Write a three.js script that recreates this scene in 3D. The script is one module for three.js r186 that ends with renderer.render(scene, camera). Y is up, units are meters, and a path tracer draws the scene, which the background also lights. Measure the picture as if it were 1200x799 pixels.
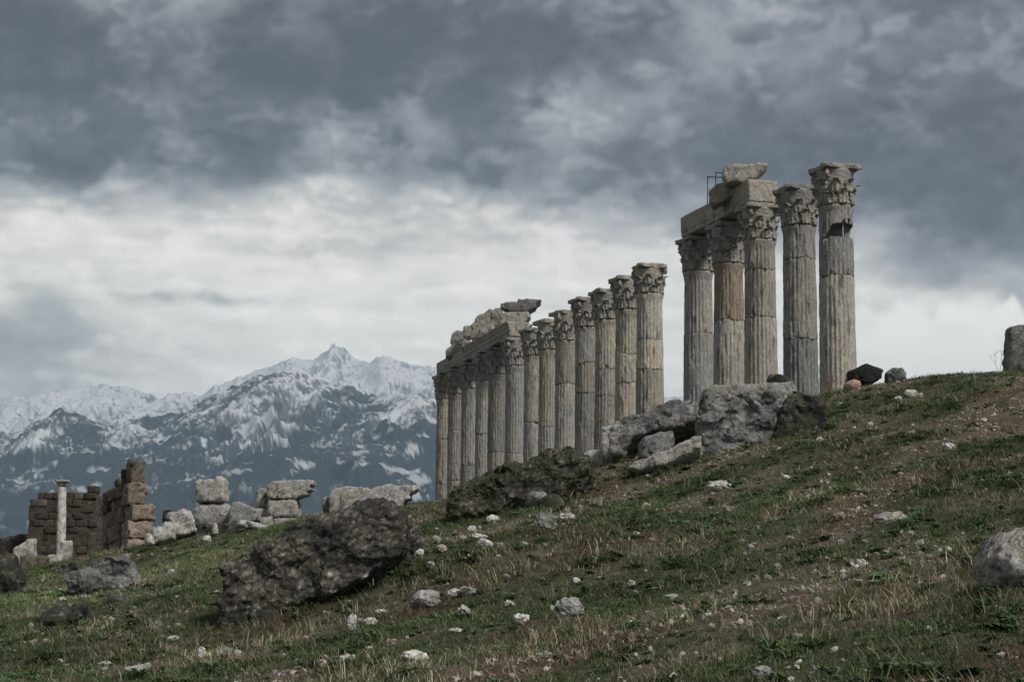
import * as THREE from 'three';
import { mergeGeometries, mergeVertices } from 'three/addons/utils/BufferGeometryUtils.js';
import { createNoise3D } from 'simplex-noise';

// ---------------------------------------------------------------- camera, sky, sun, exposure
const renderer = new THREE.WebGLRenderer({ antialias: true });
renderer.toneMapping = THREE.LinearToneMapping;
renderer.toneMappingExposure = 2.1;
renderer.shadowMap.enabled = true;
const scene = new THREE.Scene();

const F = 2300, W = 1200, H = 799, PITCH = THREE.MathUtils.degToRad(5), CY = 519;
const camera = new THREE.PerspectiveCamera(2 * Math.atan(H / 2 / F) * 180 / Math.PI, W / H, 0.5, 40000);
camera.rotation.set(PITCH, 0, 0);
camera.position.set(0, 0, 0);
camera.setViewOffset(W, H, 0, H / 2 - CY, W, H);
camera.updateProjectionMatrix();
scene.add(camera);

const rng = (s) => () => { s = (s + 0x6d2b79f5) | 0; let t = Math.imul(s ^ (s >>> 15), 1 | s); t = (t + Math.imul(t ^ (t >>> 7), 61 | t)) ^ t; return ((t ^ (t >>> 14)) >>> 0) / 4294967296; };
const N3 = createNoise3D(rng(11)), M3 = createNoise3D(rng(77));
const fbm = (x, y, z, o = 4, g = 0.5) => { let a = 1, s = 0, t = 0; for (let i = 0; i < o; i++) { s += a * N3(x, y, z); t += a; a *= g; x = x * 2.03 + 7.1; y = y * 2.03 - 3.7; z = z * 2.03 + 1.9; } return s / t; };
const ridged = (x, y, z, o = 4) => { let a = 1, s = 0, t = 0; for (let i = 0; i < o; i++) { s += a * (1 - Math.abs(M3(x, y, z))); t += a; a *= 0.5; x = x * 2.1 + 3.1; y = y * 2.1 + 5.3; z = z * 2.1 - 1.7; } return s / t; };
const sst = (a, b, x) => { const t = Math.min(1, Math.max(0, (x - a) / (b - a))); return t * t * (3 - 2 * t); };
const lerp = (a, b, t) => a + (b - a) * t;
const mix3 = (a, b, t) => [lerp(a[0], b[0], t), lerp(a[1], b[1], t), lerp(a[2], b[2], t)];

const SUN = new THREE.Vector3(0.58, 0.82, 0.6).normalize();
const sun = new THREE.DirectionalLight(new THREE.Color(1.0, 0.965, 0.91), 1.5);
sun.name = 'sun';
sun.position.copy(SUN).multiplyScalar(150).add(new THREE.Vector3(0, 0, -40));
sun.target.position.set(0, 0, -40);
sun.castShadow = true;
sun.shadow.radius = 20;
sun.shadow.mapSize.set(4096, 4096);
Object.assign(sun.shadow.camera, { left: -60, right: 60, top: 60, bottom: -60, near: 1, far: 400 });
scene.add(sun, sun.target);

// Storm clouds over a bright band low in the sky, in degrees of azimuth (0 = ahead) and elevation.
const CLOUD = [   // brightness, rows from 17.9 degrees down and columns from -14.9 degrees on, both by 1.244
  [118, 120, 140, 150, 158, 138, 122, 118, 112, 112, 110, 108, 108, 112, 118, 125, 138, 140, 136, 130, 125, 124, 122, 120, 118],
  [95, 92, 112, 128, 128, 118, 108, 112, 98, 90, 88, 92, 95, 98, 108, 118, 135, 150, 146, 138, 132, 130, 128, 126, 124],
  [92, 88, 90, 92, 110, 108, 92, 88, 88, 92, 108, 102, 112, 128, 132, 132, 132, 132, 130, 128, 122, 118, 116, 116, 116],
  [128, 128, 125, 118, 128, 118, 108, 142, 135, 120, 138, 112, 134, 148, 146, 138, 126, 116, 114, 114, 110, 108, 110, 112, 110],
  [122, 112, 108, 112, 130, 120, 118, 150, 150, 140, 150, 118, 130, 130, 120, 118, 116, 112, 112, 112, 108, 106, 104, 102, 102],
  [178, 182, 180, 176, 178, 180, 180, 185, 182, 178, 180, 182, 174, 162, 158, 160, 140, 125, 125, 125, 118, 112, 104, 100, 102],
  [195, 200, 202, 204, 204, 202, 200, 196, 194, 190, 188, 190, 192, 196, 198, 195, 190, 185, 180, 175, 172, 160, 140, 125, 120],
  [192, 188, 196, 196, 198, 206, 212, 214, 210, 206, 206, 210, 206, 204, 204, 204, 202, 200, 200, 200, 196, 192, 186, 180, 178],
  [172, 174, 184, 194, 200, 206, 210, 210, 208, 210, 212, 214, 212, 212, 212, 212, 212, 212, 212, 212, 210, 208, 206, 206, 206],
  [176, 180, 188, 196, 204, 208, 210, 212, 210, 210, 212, 212, 212, 212, 212, 212, 212, 212, 212, 212, 212, 212, 212, 212, 212]];
const LOWBAND = [118, 108, 106, 118, 122, 158, 188, 202, 206, 208];
const cub = (a, b, c, d, t) => b + 0.5 * t * (c - a + t * (2 * a - 5 * b + 4 * c - d + t * (3 * (b - c) + d - a)));
const rowAt = (r, u) => { const i = Math.floor(u), g = (k) => r[Math.min(24, Math.max(0, k))]; return cub(g(i - 1), g(i), g(i + 1), g(i + 2), u - i); };
const toLin = (c) => (c <= 0.04045 ? c / 12.92 : Math.pow((c + 0.055) / 1.055, 2.4));
function skyColour(az, el) {
  const X = Math.sin(az * 0.01745) * 57.3, Z = Math.cos(az * 0.01745) * 57.3;
  const wx = fbm(X * 0.22, el * 0.36, Z * 0.22, 6, 0.56) * 1.15, wy = fbm(X * 0.22 + 31, el * 0.36, Z * 0.22 - 9, 6, 0.56) * 0.75;
  const u = (az + wx + 14.93) / 1.244, v = (17.92 - el - wy) / 1.244;
  const i = Math.floor(v), R = (k) => Math.min(9, Math.max(0, k));
  const inside = cub(rowAt(CLOUD[R(i - 1)], u), rowAt(CLOUD[R(i)], u), rowAt(CLOUD[R(i + 1)], u), rowAt(CLOUD[R(i + 2)], u), v - i);
  const L = (k) => LOWBAND[R(k)], big = fbm(X * 0.07 + 4, el * 0.11, Z * 0.07, 4);
  const outside = cub(L(i - 1), L(i), L(i + 1), L(i + 2), v - i) + big * 34;
  const out = Math.max(sst(14, 19, Math.abs(az)), sst(17.5, 22, el));
  let b = lerp(inside, outside, out);
  const dark = sst(200, 130, b);
  b += fbm(X * 0.5, el * 0.75, Z * 0.5, 6, 0.55) * lerp(7, 14, dark) + (0.55 - Math.abs(fbm(X * 0.4 + 3, el * 0.62, Z * 0.4, 5, 0.55)) * 2) * lerp(3, 13, dark) - lerp(1, 6, dark);
  // ragged scud under the dark deck, lit breaks in it, and thin layers in the bright band
  const qx = X * 0.3 + wx * 0.5, qz = Z * 0.3, scud = fbm(qx + 17, (el + wy) * 0.55, qz, 6, 0.58), deck = sst(10.5, 12.5, el) * sst(30, 16, el);
  b -= sst(0.0, 0.36, scud) * 17 * deck; b += sst(0.08, 0.36, fbm(qx - 40, (el - wy) * 0.6, qz + 9, 6, 0.55)) * 17 * deck;
  b += fbm(X * 0.2 + wx * 0.3, (el + wy * 0.4) * 1.5, Z * 0.2, 5, 0.6) * 17 * (1 - dark) + sst(0.05, 0.3, fbm(X * 0.5 + 60, (el + wy * 0.3) * 1.1, Z * 0.5, 5, 0.6)) * 10 * (1 - dark);
  // a heap cloud low on one side and thin bars of cloud
  const heap = 15.0 / 2 + 1.5 + fbm(X * 0.35 + 8, 0, Z * 0.35, 4, 0.6) * 1.3 - Math.abs(az - 13) * 0.07;
  b = lerp(b, 224 + fbm(X * 0.5, el * 0.9, Z * 0.5, 5, 0.6) * 12, sst(0, 0.2, heap - el) * sst(9, 11, az) * sst(28, 20, az));
  for (const [a0, e0, ra, re, d] of [[-9.4, 9.1, 3.0, 0.17, 34], [-11.9, 9.55, 1.0, 0.17, 22], [-7.2, 9.9, 0.9, 0.14, 14], [-13.9, 7.9, 1.7, 0.55, 20], [-6.0, 10.6, 1.4, 0.3, 12], [-11.2, 8.8, 0.8, 0.1, 16]]) {
    const ex = (az + wx * 0.25 - a0) / ra, ey = (el + wy * 0.3 + fbm(X * 0.8, el * 1.2, Z * 0.8, 3) * 0.16 - e0) / re;
    b -= d * Math.exp(-(ex * ex + ey * ey) * 1.1) * (0.75 + 0.35 * fbm(X * 0.9 + 5, el * 2.6, Z * 0.9, 4));
  }
  { const t = (b - 84) / 130, c = Math.min(1, Math.max(0, t)); b = 84 + 130 * lerp(t, sst(0, 1, c), 0.65 * (c > 0 && c < 1 ? 1 : 0)); }
  b -= 9 * sst(132, 100, b);
  b = Math.min(243, Math.max(72, b + 19 * sst(180, 216, b))) / 255;
  b = b < 0.5 ? b * 0.93 : lerp(b * 0.93, b * 0.945, sst(0.5, 0.75, b));
  const dk = sst(0.78, 0.42, b), pur = 0.75 * sst(-4, 12, az) * (0.6 + fbm(X * 0.2, el * 0.3, Z * 0.2, 2) * 0.6);
  const K = 0.79;
  return [K * toLin(b * (1.012 - dk * 0.04 + dk * pur * 0.025)), K * toLin(b * (1.004 - dk * 0.006 - dk * pur * 0.014)), K * toLin(b * (0.976 + dk * 0.06 + dk * pur * 0.03))];
}
{
  const w = 4096, h = 2048, q = 4, data = new Float32Array(w * h * 4), cw = w / q, ch = h / q, coarse = new Float32Array(cw * ch * 3);
  for (let y = ch / 2 - 2; y < ch; y++) for (let x = 0; x < cw; x++) { const az = ((x + 0.5) / cw - 0.25) * 360, c = skyColour(az > 180 ? az - 360 : az, Math.max(0, ((y + 0.5) / ch - 0.5) * 180)); coarse.set(c, (y * cw + x) * 3); }
  for (let y = h / 2 - 4; y < h; y++) {
    const el = ((y + 0.5) / h - 0.5) * 180;
    for (let x = 0; x < w; x++) {
      let az = ((x + 0.5) / w - 0.25) * 360; if (az > 180) az -= 360;
      const o = (y * w + x) * 4; let c;
      if (el < 26 && Math.abs(az) < 24) c = skyColour(az, Math.max(0, el));
      else {
        const fx = (x + 0.5) / q - 0.5, fy = Math.min(ch - 1.001, (y + 0.5) / q - 0.5), x0 = Math.floor(fx), y0 = Math.floor(fy), tx = fx - x0, ty = fy - y0, g = (a, b, k) => coarse[(Math.min(ch - 1, b) * cw + ((a + cw) % cw)) * 3 + k];
        c = [0, 1, 2].map((k) => lerp(lerp(g(x0, y0, k), g(x0 + 1, y0, k), tx), lerp(g(x0, y0 + 1, k), g(x0 + 1, y0 + 1, k), tx), ty));
      }
      data[o] = c[0]; data[o + 1] = c[1]; data[o + 2] = c[2]; data[o + 3] = 1;
    }
  }
  for (let y = 0; y < h / 2 - 4; y++) for (let x = 0; x < w; x++) { const o = (y * w + x) * 4; data[o] = 0.3; data[o + 1] = 0.31; data[o + 2] = 0.32; data[o + 3] = 1; }
  const sky = new THREE.DataTexture(data, w, h, THREE.RGBAFormat, THREE.FloatType);
  sky.mapping = THREE.EquirectangularReflectionMapping; sky.magFilter = THREE.LinearFilter; sky.needsUpdate = true;
  scene.background = sky; scene.environment = sky;
}
scene.fog = new THREE.FogExp2(new THREE.Color(0.5, 0.7, 0.9), 6e-5);

// ---------------------------------------------------------------- helpers
const SP = Math.sin(PITCH), CP = Math.cos(PITCH);
const ray = (px, py) => { const x = (px - 600) / F, y = (CY - py) / F; return [x, y * CP + SP, -(CP - y * SP)]; };
function at(px, py, d) { const [x, y, z] = ray(px, py), t = d / -z; return new THREE.Vector3(x * t, y * t, -d); }

const taken = {};
const numbered = (n) => { taken[n] = (taken[n] ?? -1) + 1; return taken[n] ? n + '_' + String(taken[n]).padStart(3, '0') : n; };
function mesh(name, geo, mat, parent) { const m = new THREE.Mesh(geo, mat); m.name = parent ? name : numbered(name); m.castShadow = m.receiveShadow = true; (parent ?? scene).add(m); return m; }
function group(name, pos, turn = 0) { const g = new THREE.Group(); g.name = numbered(name); g.position.copy(pos); g.rotation.y = turn; scene.add(g); return g; }
function tag(o, label, category, grp, kind = 'thing') { o.userData.label = label; o.userData.category = category; if (grp) o.userData.group = grp; o.userData.kind = kind; return o; }
const structure = (o) => { o.userData.kind = 'structure'; return o; };

function paint(geo, fn) {
  const p = geo.attributes.position, c = new Float32Array(p.count * 3), n = geo.attributes.normal;
  for (let i = 0; i < p.count; i++) { const r = fn(p.getX(i), p.getY(i), p.getZ(i), n.getX(i), n.getY(i), n.getZ(i)); c[i * 3] = Math.max(0.008, r[0]); c[i * 3 + 1] = Math.max(0.008, r[1]); c[i * 3 + 2] = Math.max(0.006, r[2]); }
  geo.setAttribute('color', new THREE.BufferAttribute(c, 3));
  const uv = new Float32Array(p.count * 2);   // metres over the stone, askew so that no face is stretched along an axis
  for (let i = 0; i < p.count; i++) { const x = p.getX(i), y = p.getY(i), z = p.getZ(i); uv[i * 2] = x * 0.86 + z * 0.52; uv[i * 2 + 1] = y * 0.92 + z * 0.34 - x * 0.21; }
  if (!geo.attributes.uv) geo.setAttribute('uv', new THREE.BufferAttribute(uv, 2));
  return geo;
}
let rubbleMat;
const stoneMat = (() => {   // grain, pits and hairline cracks of weathered stone, 1.3 m to a side
  const S = 1024, R = rng(88), c = new Float32Array(S * S).fill(0.8), h = new Float32Array(S * S).fill(0.6), wrap = (v) => ((v % S) + S) % S;
  const per = (x, y, f, s) => { const a = x / S * 6.2832, b = y / S * 6.2832, q = f / 6.2832; return M3(Math.cos(a) * q + s, Math.sin(a) * q + Math.cos(b) * q * 0.7, Math.sin(b) * q + s * 2); };
  for (let y = 0; y < S; y++) for (let x = 0; x < S; x++) { const n = per(x, y, 12, 1), m = per(x, y, 34, 5), l = per(x, y, 90, 9), o = y * S + x; c[o] += n * 0.05 + m * 0.06 + l * 0.06 + (R() - 0.5) * 0.08; h[o] += n * 0.14 + m * 0.15 + l * 0.1 + (R() - 0.5) * 0.05; }
  for (let k = 0; k < 1500; k++) { const cx = R() * S, cy = R() * S, r = 1.5 + R() * R() * 9, q = 0.6 + R() * 0.8; for (let y = -r; y <= r; y++) for (let x = -r; x <= r; x++) { const d = (x * x * q + y * y / q) / (r * r); if (d < 1) { const o = wrap(Math.floor(cy + y)) * S + wrap(Math.floor(cx + x)); h[o] -= 0.35 * (1 - d); } } }
  for (let k = 0; k < 900; k++) { const cx = R() * S, cy = R() * S, r = 2 + R() * R() * 12, t = R() < 0.5 ? 0.52 : 0.97; for (let y = -r; y <= r; y++) for (let x = -r; x <= r; x++) { const d = (x * x + y * y) / (r * r) + R() * 0.5; if (d < 1) { const o = wrap(Math.floor(cy + y)) * S + wrap(Math.floor(cx + x)); c[o] = lerp(c[o], t, 0.55); } } }
  for (let k = 0; k < 46; k++) { let x = R() * S, y = R() * S, a = R() * 6.28; const l = 60 + R() * 260; for (let i = 0; i < l; i++) { for (const [u, v] of [[0, 0], [1, 0], [0, 1]]) { const o = wrap(Math.floor(y + v)) * S + wrap(Math.floor(x + u)); h[o] -= 0.22; c[o] = lerp(c[o], 0.5, 0.4); } x += Math.cos(a); y += Math.sin(a); a += (R() - 0.5) * 0.5; } }
  const tex = (f, g, srgb) => { const d = new Uint8Array(S * S * 4); for (let i = 0; i < S * S; i++) { const v = Math.max(0, Math.min(1, f[i])) * 255; d[i * 4] = d[i * 4 + 1] = d[i * 4 + 2] = v; d[i * 4 + 3] = 255; } const t = new THREE.DataTexture(d, S, S); t.wrapS = t.wrapT = THREE.RepeatWrapping; t.magFilter = THREE.LinearFilter; t.repeat.set(1 / 1.3, 1 / 1.3); if (srgb) t.colorSpace = THREE.SRGBColorSpace; t.needsUpdate = true; return t; };
  const m = new THREE.MeshStandardMaterial({ color: new THREE.Color(1.7, 1.7, 1.7), vertexColors: true, roughness: 0.93, map: tex(c, 1, true), bumpMap: tex(h, 1, false), bumpScale: 0.03 });
  m.name = 'stone';
  // rubble concrete: aggregate and lichen in blotches of a few centimetres
  const cells = (n, seed) => { const Q = rng(seed), p = []; for (let j = 0; j < n; j++) for (let i = 0; i < n; i++) p.push([(i + Q()) / n * S, (j + Q()) / n * S, Q()]); return (x, y) => { let best = 1e9, v = 0; const ci = Math.floor(x / S * n), cj = Math.floor(y / S * n); for (let b = -1; b <= 1; b++) for (let a = -1; a <= 1; a++) { const q = p[((cj + b + n) % n) * n + (ci + a + n) % n]; let dx = Math.abs(q[0] - x), dy = Math.abs(q[1] - y); dx = Math.min(dx, S - dx); dy = Math.min(dy, S - dy); const d = dx * dx + dy * dy; if (d < best) { best = d; v = q[2]; } } return [Math.sqrt(best) / (S / n), v]; }; };
  const c1 = cells(34, 4), c2 = cells(22, 9), rc = new Float32Array(S * S), rh = new Float32Array(S * S);
  for (let y = 0; y < S; y++) for (let x = 0; x < S; x++) { const o = y * S + x, wx = x + per(x, y, 40, 2) * 9, wy = y + per(x, y, 40, 7) * 9, [d1, v1] = c1((wx + S) % S, (wy + S) % S), [d2] = c2((wx + 300 + S) % S, (wy + S) % S), big = per(x, y, 9, 3);
    rc[o] = v1 < 0.26 + big * 0.42 ? lerp(0.82, 0.58, sst(0.2, 0.6, d1)) : 0.42 + v1 * 0.16; rc[o] += (R() - 0.5) * 0.12 + per(x, y, 80, 6) * 0.07; rh[o] = 0.5 + (d2 - 0.4) * 0.8 + h[o] * 0.4 - 0.24; }
  rubbleMat = new THREE.MeshStandardMaterial({ color: new THREE.Color(2.6, 2.6, 2.55), vertexColors: true, roughness: 0.95, map: tex(rc, 1, true), bumpMap: tex(rh, 1, false), bumpScale: 0.022 }); rubbleMat.name = 'rubble_concrete';
  return m;
})();

// stone palettes: each gives colour at a point, from grain, veins, stains and lichen of the stone
const marble = (warm = 0.5, tone = 1, seed = 0, red = 0) => (x, y, z) => {
  const a = fbm(x * 1.3 + seed, y * 0.5, z * 1.3, 4), b = fbm(x * 5 + seed * 2, y * 1.2, z * 5, 3), g = fbm(x * 14, y * 11 + seed, z * 14, 3);
  let c = mix3([0.305, 0.303, 0.292], [0.4, 0.352, 0.283], Math.min(1, Math.max(0, warm + a * 0.6)));
  if (red) c = mix3(c, [0.25, 0.19, 0.145], red * (0.75 + b * 0.5));
  const k = tone * (1 + b * 0.18 + g * 0.2);
  c = [c[0] * k, c[1] * k, c[2] * k];
  c = mix3(c, [0.10, 0.095, 0.09], sst(0.34, 0.62, fbm(x * 3.2 + seed * 3 + 9, y * 0.8 + 4, z * 3.2, 4)) * 0.75);   // black lichen runs
  return mix3(c, [0.52, 0.49, 0.43], sst(0.4, 0.6, fbm(x * 6 - seed, y * 5, z * 6 + 3, 3)) * 0.5);
};
const limestone = (tone = 1, seed = 0, tan = 0.2) => (x, y, z) => {
  const a = fbm(x * 2.4 + seed, y * 2.4, z * 2.4, 4), g = fbm(x * 13, y * 13 + seed, z * 13, 3);
  let c = mix3([0.47, 0.463, 0.44], [0.43, 0.365, 0.275], Math.min(1, Math.max(0, tan + a * 0.7)));
  const k = tone * (1 + g * 0.22); c = [c[0] * k, c[1] * k, c[2] * k];
  c = mix3(c, [0.19, 0.185, 0.175], sst(0.12, 0.5, fbm(x * 4.1 + seed * 2, y * 4.1 + 5, z * 4.1, 4)) * 0.8);
  return mix3(c, [0.05, 0.05, 0.045], sst(0.42, 0.55, fbm(x * 11 + 3, y * 11 + seed, z * 11, 3)) * 0.75);
};
const greystone = (tone = 1, seed = 0) => (x, y, z) => {
  const a = fbm(x * 2 + seed, y * 2, z * 2, 4), g = fbm(x * 17, y * 17 + seed, z * 17, 3);
  let c = mix3([0.07, 0.07, 0.067], [0.21, 0.205, 0.193], Math.min(1, Math.max(0, 0.5 + a * 0.9)));
  const k = tone * (1 + g * 0.35); c = [c[0] * k, c[1] * k, c[2] * k];
  return mix3(c, [0.03, 0.03, 0.03], sst(0.2, 0.5, fbm(x * 7 + 3, y * 7 + seed, z * 7, 4)) * 0.8);
};
const conglomerate = (tone = 1, seed = 0, moss = 0.3) => (x, y, z) => {
  const a = fbm(x * 1.7 + seed, y * 1.7, z * 1.7, 4), g = fbm(x * 16, y * 16 + seed, z * 16, 3), s = fbm(x * 9 + seed, y * 9, z * 9 + 2, 3);
  let c = mix3([0.05, 0.048, 0.043], [0.12, 0.105, 0.088], Math.min(1, Math.max(0, 0.45 + a)));
  const k = tone * (1 + g * 0.45) * lerp(0.5, 1.35, sst(-0.45, 0.4, fbm(x * 0.75 + seed, y * 0.9 + 3, z * 0.75, 3))); c = [c[0] * k, c[1] * k, c[2] * k];   // damp black crust in broad patches
  c = mix3(c, [0.32, 0.30, 0.265], sst(0.22, 0.5, s) * sst(-0.25, 0.25, a + 0.15) * 0.85 * tone);
  return mix3(c, [0.055, 0.062, 0.03], sst(0.25 - moss, 0.6 - moss, fbm(x * 2.6 + seed, y * 2.6 + 7, z * 2.6, 4)) * 0.7);
};
const brownblock = (tone = 1, seed = 0, light = 0) => (x, y, z) => {
  const a = fbm(x * 2.2 + seed, y * 2.2, z * 2.2, 4), g = fbm(x * 12, y * 12 + seed, z * 12, 3);
  let c = mix3(mix3([0.085, 0.072, 0.058], [0.27, 0.21, 0.15], light), mix3([0.16, 0.125, 0.095], [0.42, 0.35, 0.27], light), Math.min(1, Math.max(0, 0.5 + a * 0.8)));
  const k = tone * (1 + g * 0.3); c = [c[0] * k, c[1] * k, c[2] * k];
  return mix3(c, [0.03, 0.027, 0.024], sst(0.1, 0.5, fbm(x * 5 + seed * 3, y * 5 + 2, z * 5, 4)) * 0.8);
};

// surface nets: a closed mesh from a distance field in a box
function nets(field, lo, hi, cell) {
  const n = [0, 1, 2].map((k) => Math.max(4, Math.ceil((hi[k] - lo[k]) / cell) + 1)), [nx, ny, nz] = n;
  const v = new Float32Array(nx * ny * nz), id = (i, j, k) => i + nx * (j + ny * k);
  for (let k = 0; k < nz; k++) for (let j = 0; j < ny; j++) for (let i = 0; i < nx; i++) v[id(i, j, k)] = (i && j && k && i < nx - 1 && j < ny - 1 && k < nz - 1) ? field(lo[0] + i * cell, lo[1] + j * cell, lo[2] + k * cell) : cell;
  const at_ = new Int32Array(nx * ny * nz).fill(-1), pos = [], idx = [];
  for (let k = 0; k < nz - 1; k++) for (let j = 0; j < ny - 1; j++) for (let i = 0; i < nx - 1; i++) {
    let c = 0, x = 0, y = 0, z = 0, m = 0;
    for (let q = 0; q < 8; q++) if (v[id(i + (q & 1), j + ((q >> 1) & 1), k + (q >> 2))] < 0) m |= 1 << q;
    if (!m || m === 255) continue;
    for (let q = 0; q < 8; q++) for (const b of [1, 2, 4]) if (!(q & b)) {
      const r = q | b; if (((m >> q) & 1) === ((m >> r) & 1)) continue;
      const va = v[id(i + (q & 1), j + ((q >> 1) & 1), k + (q >> 2))], vb = v[id(i + (r & 1), j + ((r >> 1) & 1), k + (r >> 2))], t = va / (va - vb);
      x += lerp(q & 1, r & 1, t); y += lerp((q >> 1) & 1, (r >> 1) & 1, t); z += lerp(q >> 2, r >> 2, t); c++;
    }
    at_[id(i, j, k)] = pos.length / 3; pos.push(lo[0] + (i + x / c) * cell, lo[1] + (j + y / c) * cell, lo[2] + (k + z / c) * cell);
  }
  const quad = (a, b, c, d, f) => { if (a < 0 || b < 0 || c < 0 || d < 0) return; if (f) idx.push(a, b, c, a, c, d); else idx.push(a, c, b, a, d, c); };
  for (let k = 1; k < nz - 1; k++) for (let j = 1; j < ny - 1; j++) for (let i = 1; i < nx - 1; i++) {
    const s = v[id(i, j, k)] < 0;
    if (s !== v[id(i + 1, j, k)] < 0) quad(at_[id(i, j - 1, k - 1)], at_[id(i, j, k - 1)], at_[id(i, j, k)], at_[id(i, j - 1, k)], s);
    if (s !== v[id(i, j + 1, k)] < 0) quad(at_[id(i - 1, j, k - 1)], at_[id(i - 1, j, k)], at_[id(i, j, k)], at_[id(i, j, k - 1)], s);
    if (s !== v[id(i, j, k + 1)] < 0) quad(at_[id(i - 1, j - 1, k)], at_[id(i, j - 1, k)], at_[id(i, j, k)], at_[id(i - 1, j, k)], s);
  }
  const up = Int32Array.from({ length: pos.length / 3 }, (_, i) => i), root = (i) => { while (up[i] !== i) { up[i] = up[up[i]]; i = up[i]; } return i; }, size = new Int32Array(up.length);
  for (let i = 0; i < idx.length; i += 3) { const a = root(idx[i]); up[root(idx[i + 1])] = a; up[root(idx[i + 2])] = root(a); }
  for (let i = 0; i < up.length; i++) size[root(i)]++;
  let best = 0; for (let i = 0; i < size.length; i++) if (size[i] > size[best]) best = i;
  const kept = []; for (let i = 0; i < idx.length; i += 3) if (root(idx[i]) === best) kept.push(idx[i], idx[i + 1], idx[i + 2]);
  const g = new THREE.BufferGeometry();   // one body: crumbs that came loose are left out
  g.setAttribute('position', new THREE.Float32BufferAttribute(pos, 3)); g.setIndex(kept); g.computeVertexNormals();
  return g;
}
const smax = (a, b, k) => { const h = Math.max(k - Math.abs(a - b), 0) / k; return Math.max(a, b) + h * h * k * 0.25; };
function sdPoly(P, x, y) {
  let d = 1e9, s = 1;
  for (let i = 0, j = P.length - 1; i < P.length; j = i++) {
    const ex = P[j][0] - P[i][0], ey = P[j][1] - P[i][1], wx = x - P[i][0], wy = y - P[i][1], t = Math.min(1, Math.max(0, (wx * ex + wy * ey) / (ex * ex + ey * ey)));
    const bx = wx - ex * t, by = wy - ey * t; d = Math.min(d, bx * bx + by * by);
    const a = y >= P[i][1], b = y < P[j][1], c = ex * wy > ey * wx; if ((a && b && c) || (!a && !b && !c)) s = -s;
  }
  return s * Math.sqrt(d);
}
// broken faces: the body steps in and out by blocks of stone of about one size
const hash3 = (i, j, k, s) => { let h = Math.imul(i, 374761393) ^ Math.imul(j, 668265263) ^ Math.imul(k, 2147483647) ^ Math.imul(s, 1274126177); h = Math.imul(h ^ (h >>> 13), 1274126177); return ((h ^ (h >>> 16)) >>> 0) / 4294967296; };
function blocky(x, y, z, seed) {
  const ci = Math.floor(x), cj = Math.floor(y), ck = Math.floor(z); let best = 1e9, v = 0;
  for (let k = -1; k <= 1; k++) for (let j = -1; j <= 1; j++) for (let i = -1; i <= 1; i++) { const a = ci + i, b = cj + j, c = ck + k, dx = a + hash3(a, b, c, seed) - x, dy = b + hash3(a, b, c, seed + 1) - y, dz = c + hash3(a, b, c, seed + 2) - z, d = dx * dx + dy * dy + dz * dz; if (d < best) { best = d; v = hash3(a, b, c, seed + 3) + 0.5 * (dx * (hash3(a, b, c, seed + 4) - 0.5) + dy * (hash3(a, b, c, seed + 5) - 0.5) + dz * (hash3(a, b, c, seed + 6) - 0.5)); } }
  return v - 0.5;
}
// A stone with a given side elevation (metres) and depth, eroded; kx, ky lean it as it goes back.
function shapedRock({ poly, depth, cell = 0.05, amp = 0.05, freq = 3, fine = 0.015, round = 0.12, kx = 0, ky = 0, seed = 0, pits = 0, taper = 0, crag = 0, facet = 0, grain = 2.6, cuts = [] }) {
  const xs = poly.map((p) => p[0]), ys = poly.map((p) => p[1]), hd = depth / 2, pad = amp + fine + pits + crag + facet + cell * 3, far = pad + cell;
  const lo = [Math.min(...xs) - pad - Math.abs(kx) * hd, Math.min(...ys) - pad - Math.abs(ky) * hd, -hd - pad], hi = [Math.max(...xs) + pad + Math.abs(kx) * hd, Math.max(...ys) + pad + Math.abs(ky) * hd, hd + pad];
  return nets((x, y, z) => {
    let d = smax(sdPoly(poly, x + kx * z, y + ky * z) + taper * (hd - z) , Math.abs(z) - hd, round);
    for (const [a, b, c, e] of cuts) d = smax(d, a * x + b * y + c * z - e, round * 0.6);
    if (Math.abs(d) > far) return d;
    d -= amp * fbm(x * freq + seed, y * freq, z * freq + seed, 3) + fine * fbm(x * freq * 5, y * freq * 5 + seed, z * freq * 5, 3);
    if (facet) d += facet * (blocky(x * grain + seed, y * grain * 1.3, z * grain, 7) * 0.7 + blocky(x * grain * 2.3, y * grain * 2.9 + seed, z * grain * 2.3, 11) * 0.35);
    if (crag) d += crag * (sst(0.5, 0.95, ridged(x * 1.1 + seed, y * 1.6, z * 1.1, 4)) - 0.35) + crag * 0.45 * Math.abs(fbm(x * 9, y * 12 + seed, z * 9, 2));
    if (pits) d += pits * sst(0.1, 0.55, fbm(x * 6.5 + seed, y * 6.5, z * 6.5, 3)) + pits * 0.7 * sst(0.55, 0.9, ridged(x * 2.2, y * 2.2 + seed, z * 2.2, 3)) - pits * 0.4;
    return d;
  }, lo, hi, cell);
}
// the elevation as points seen at one distance, in metres round their middle
function elevation(pts, d) {
  const a = pts.map((p) => at(p[0], p[1], d)), x = (Math.min(...a.map((p) => p.x)) + Math.max(...a.map((p) => p.x))) / 2, y = Math.min(...a.map((p) => p.y));
  return { poly: a.map((p) => [p.x - x, p.y - y]), base: new THREE.Vector3(x, y, -d) };
}
function outlineStone(name, pts, d, depth, colour, { mat = stoneMat, ...opts }, label, category, grp) {
  const { poly, base } = elevation(pts, d), g = paint(shapedRock({ poly, depth, ...opts }), colour);
  const m = mesh(name, g, mat); m.position.copy(base); m.position.z -= depth / 2;
  return tag(m, label, category, grp);
}
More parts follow.
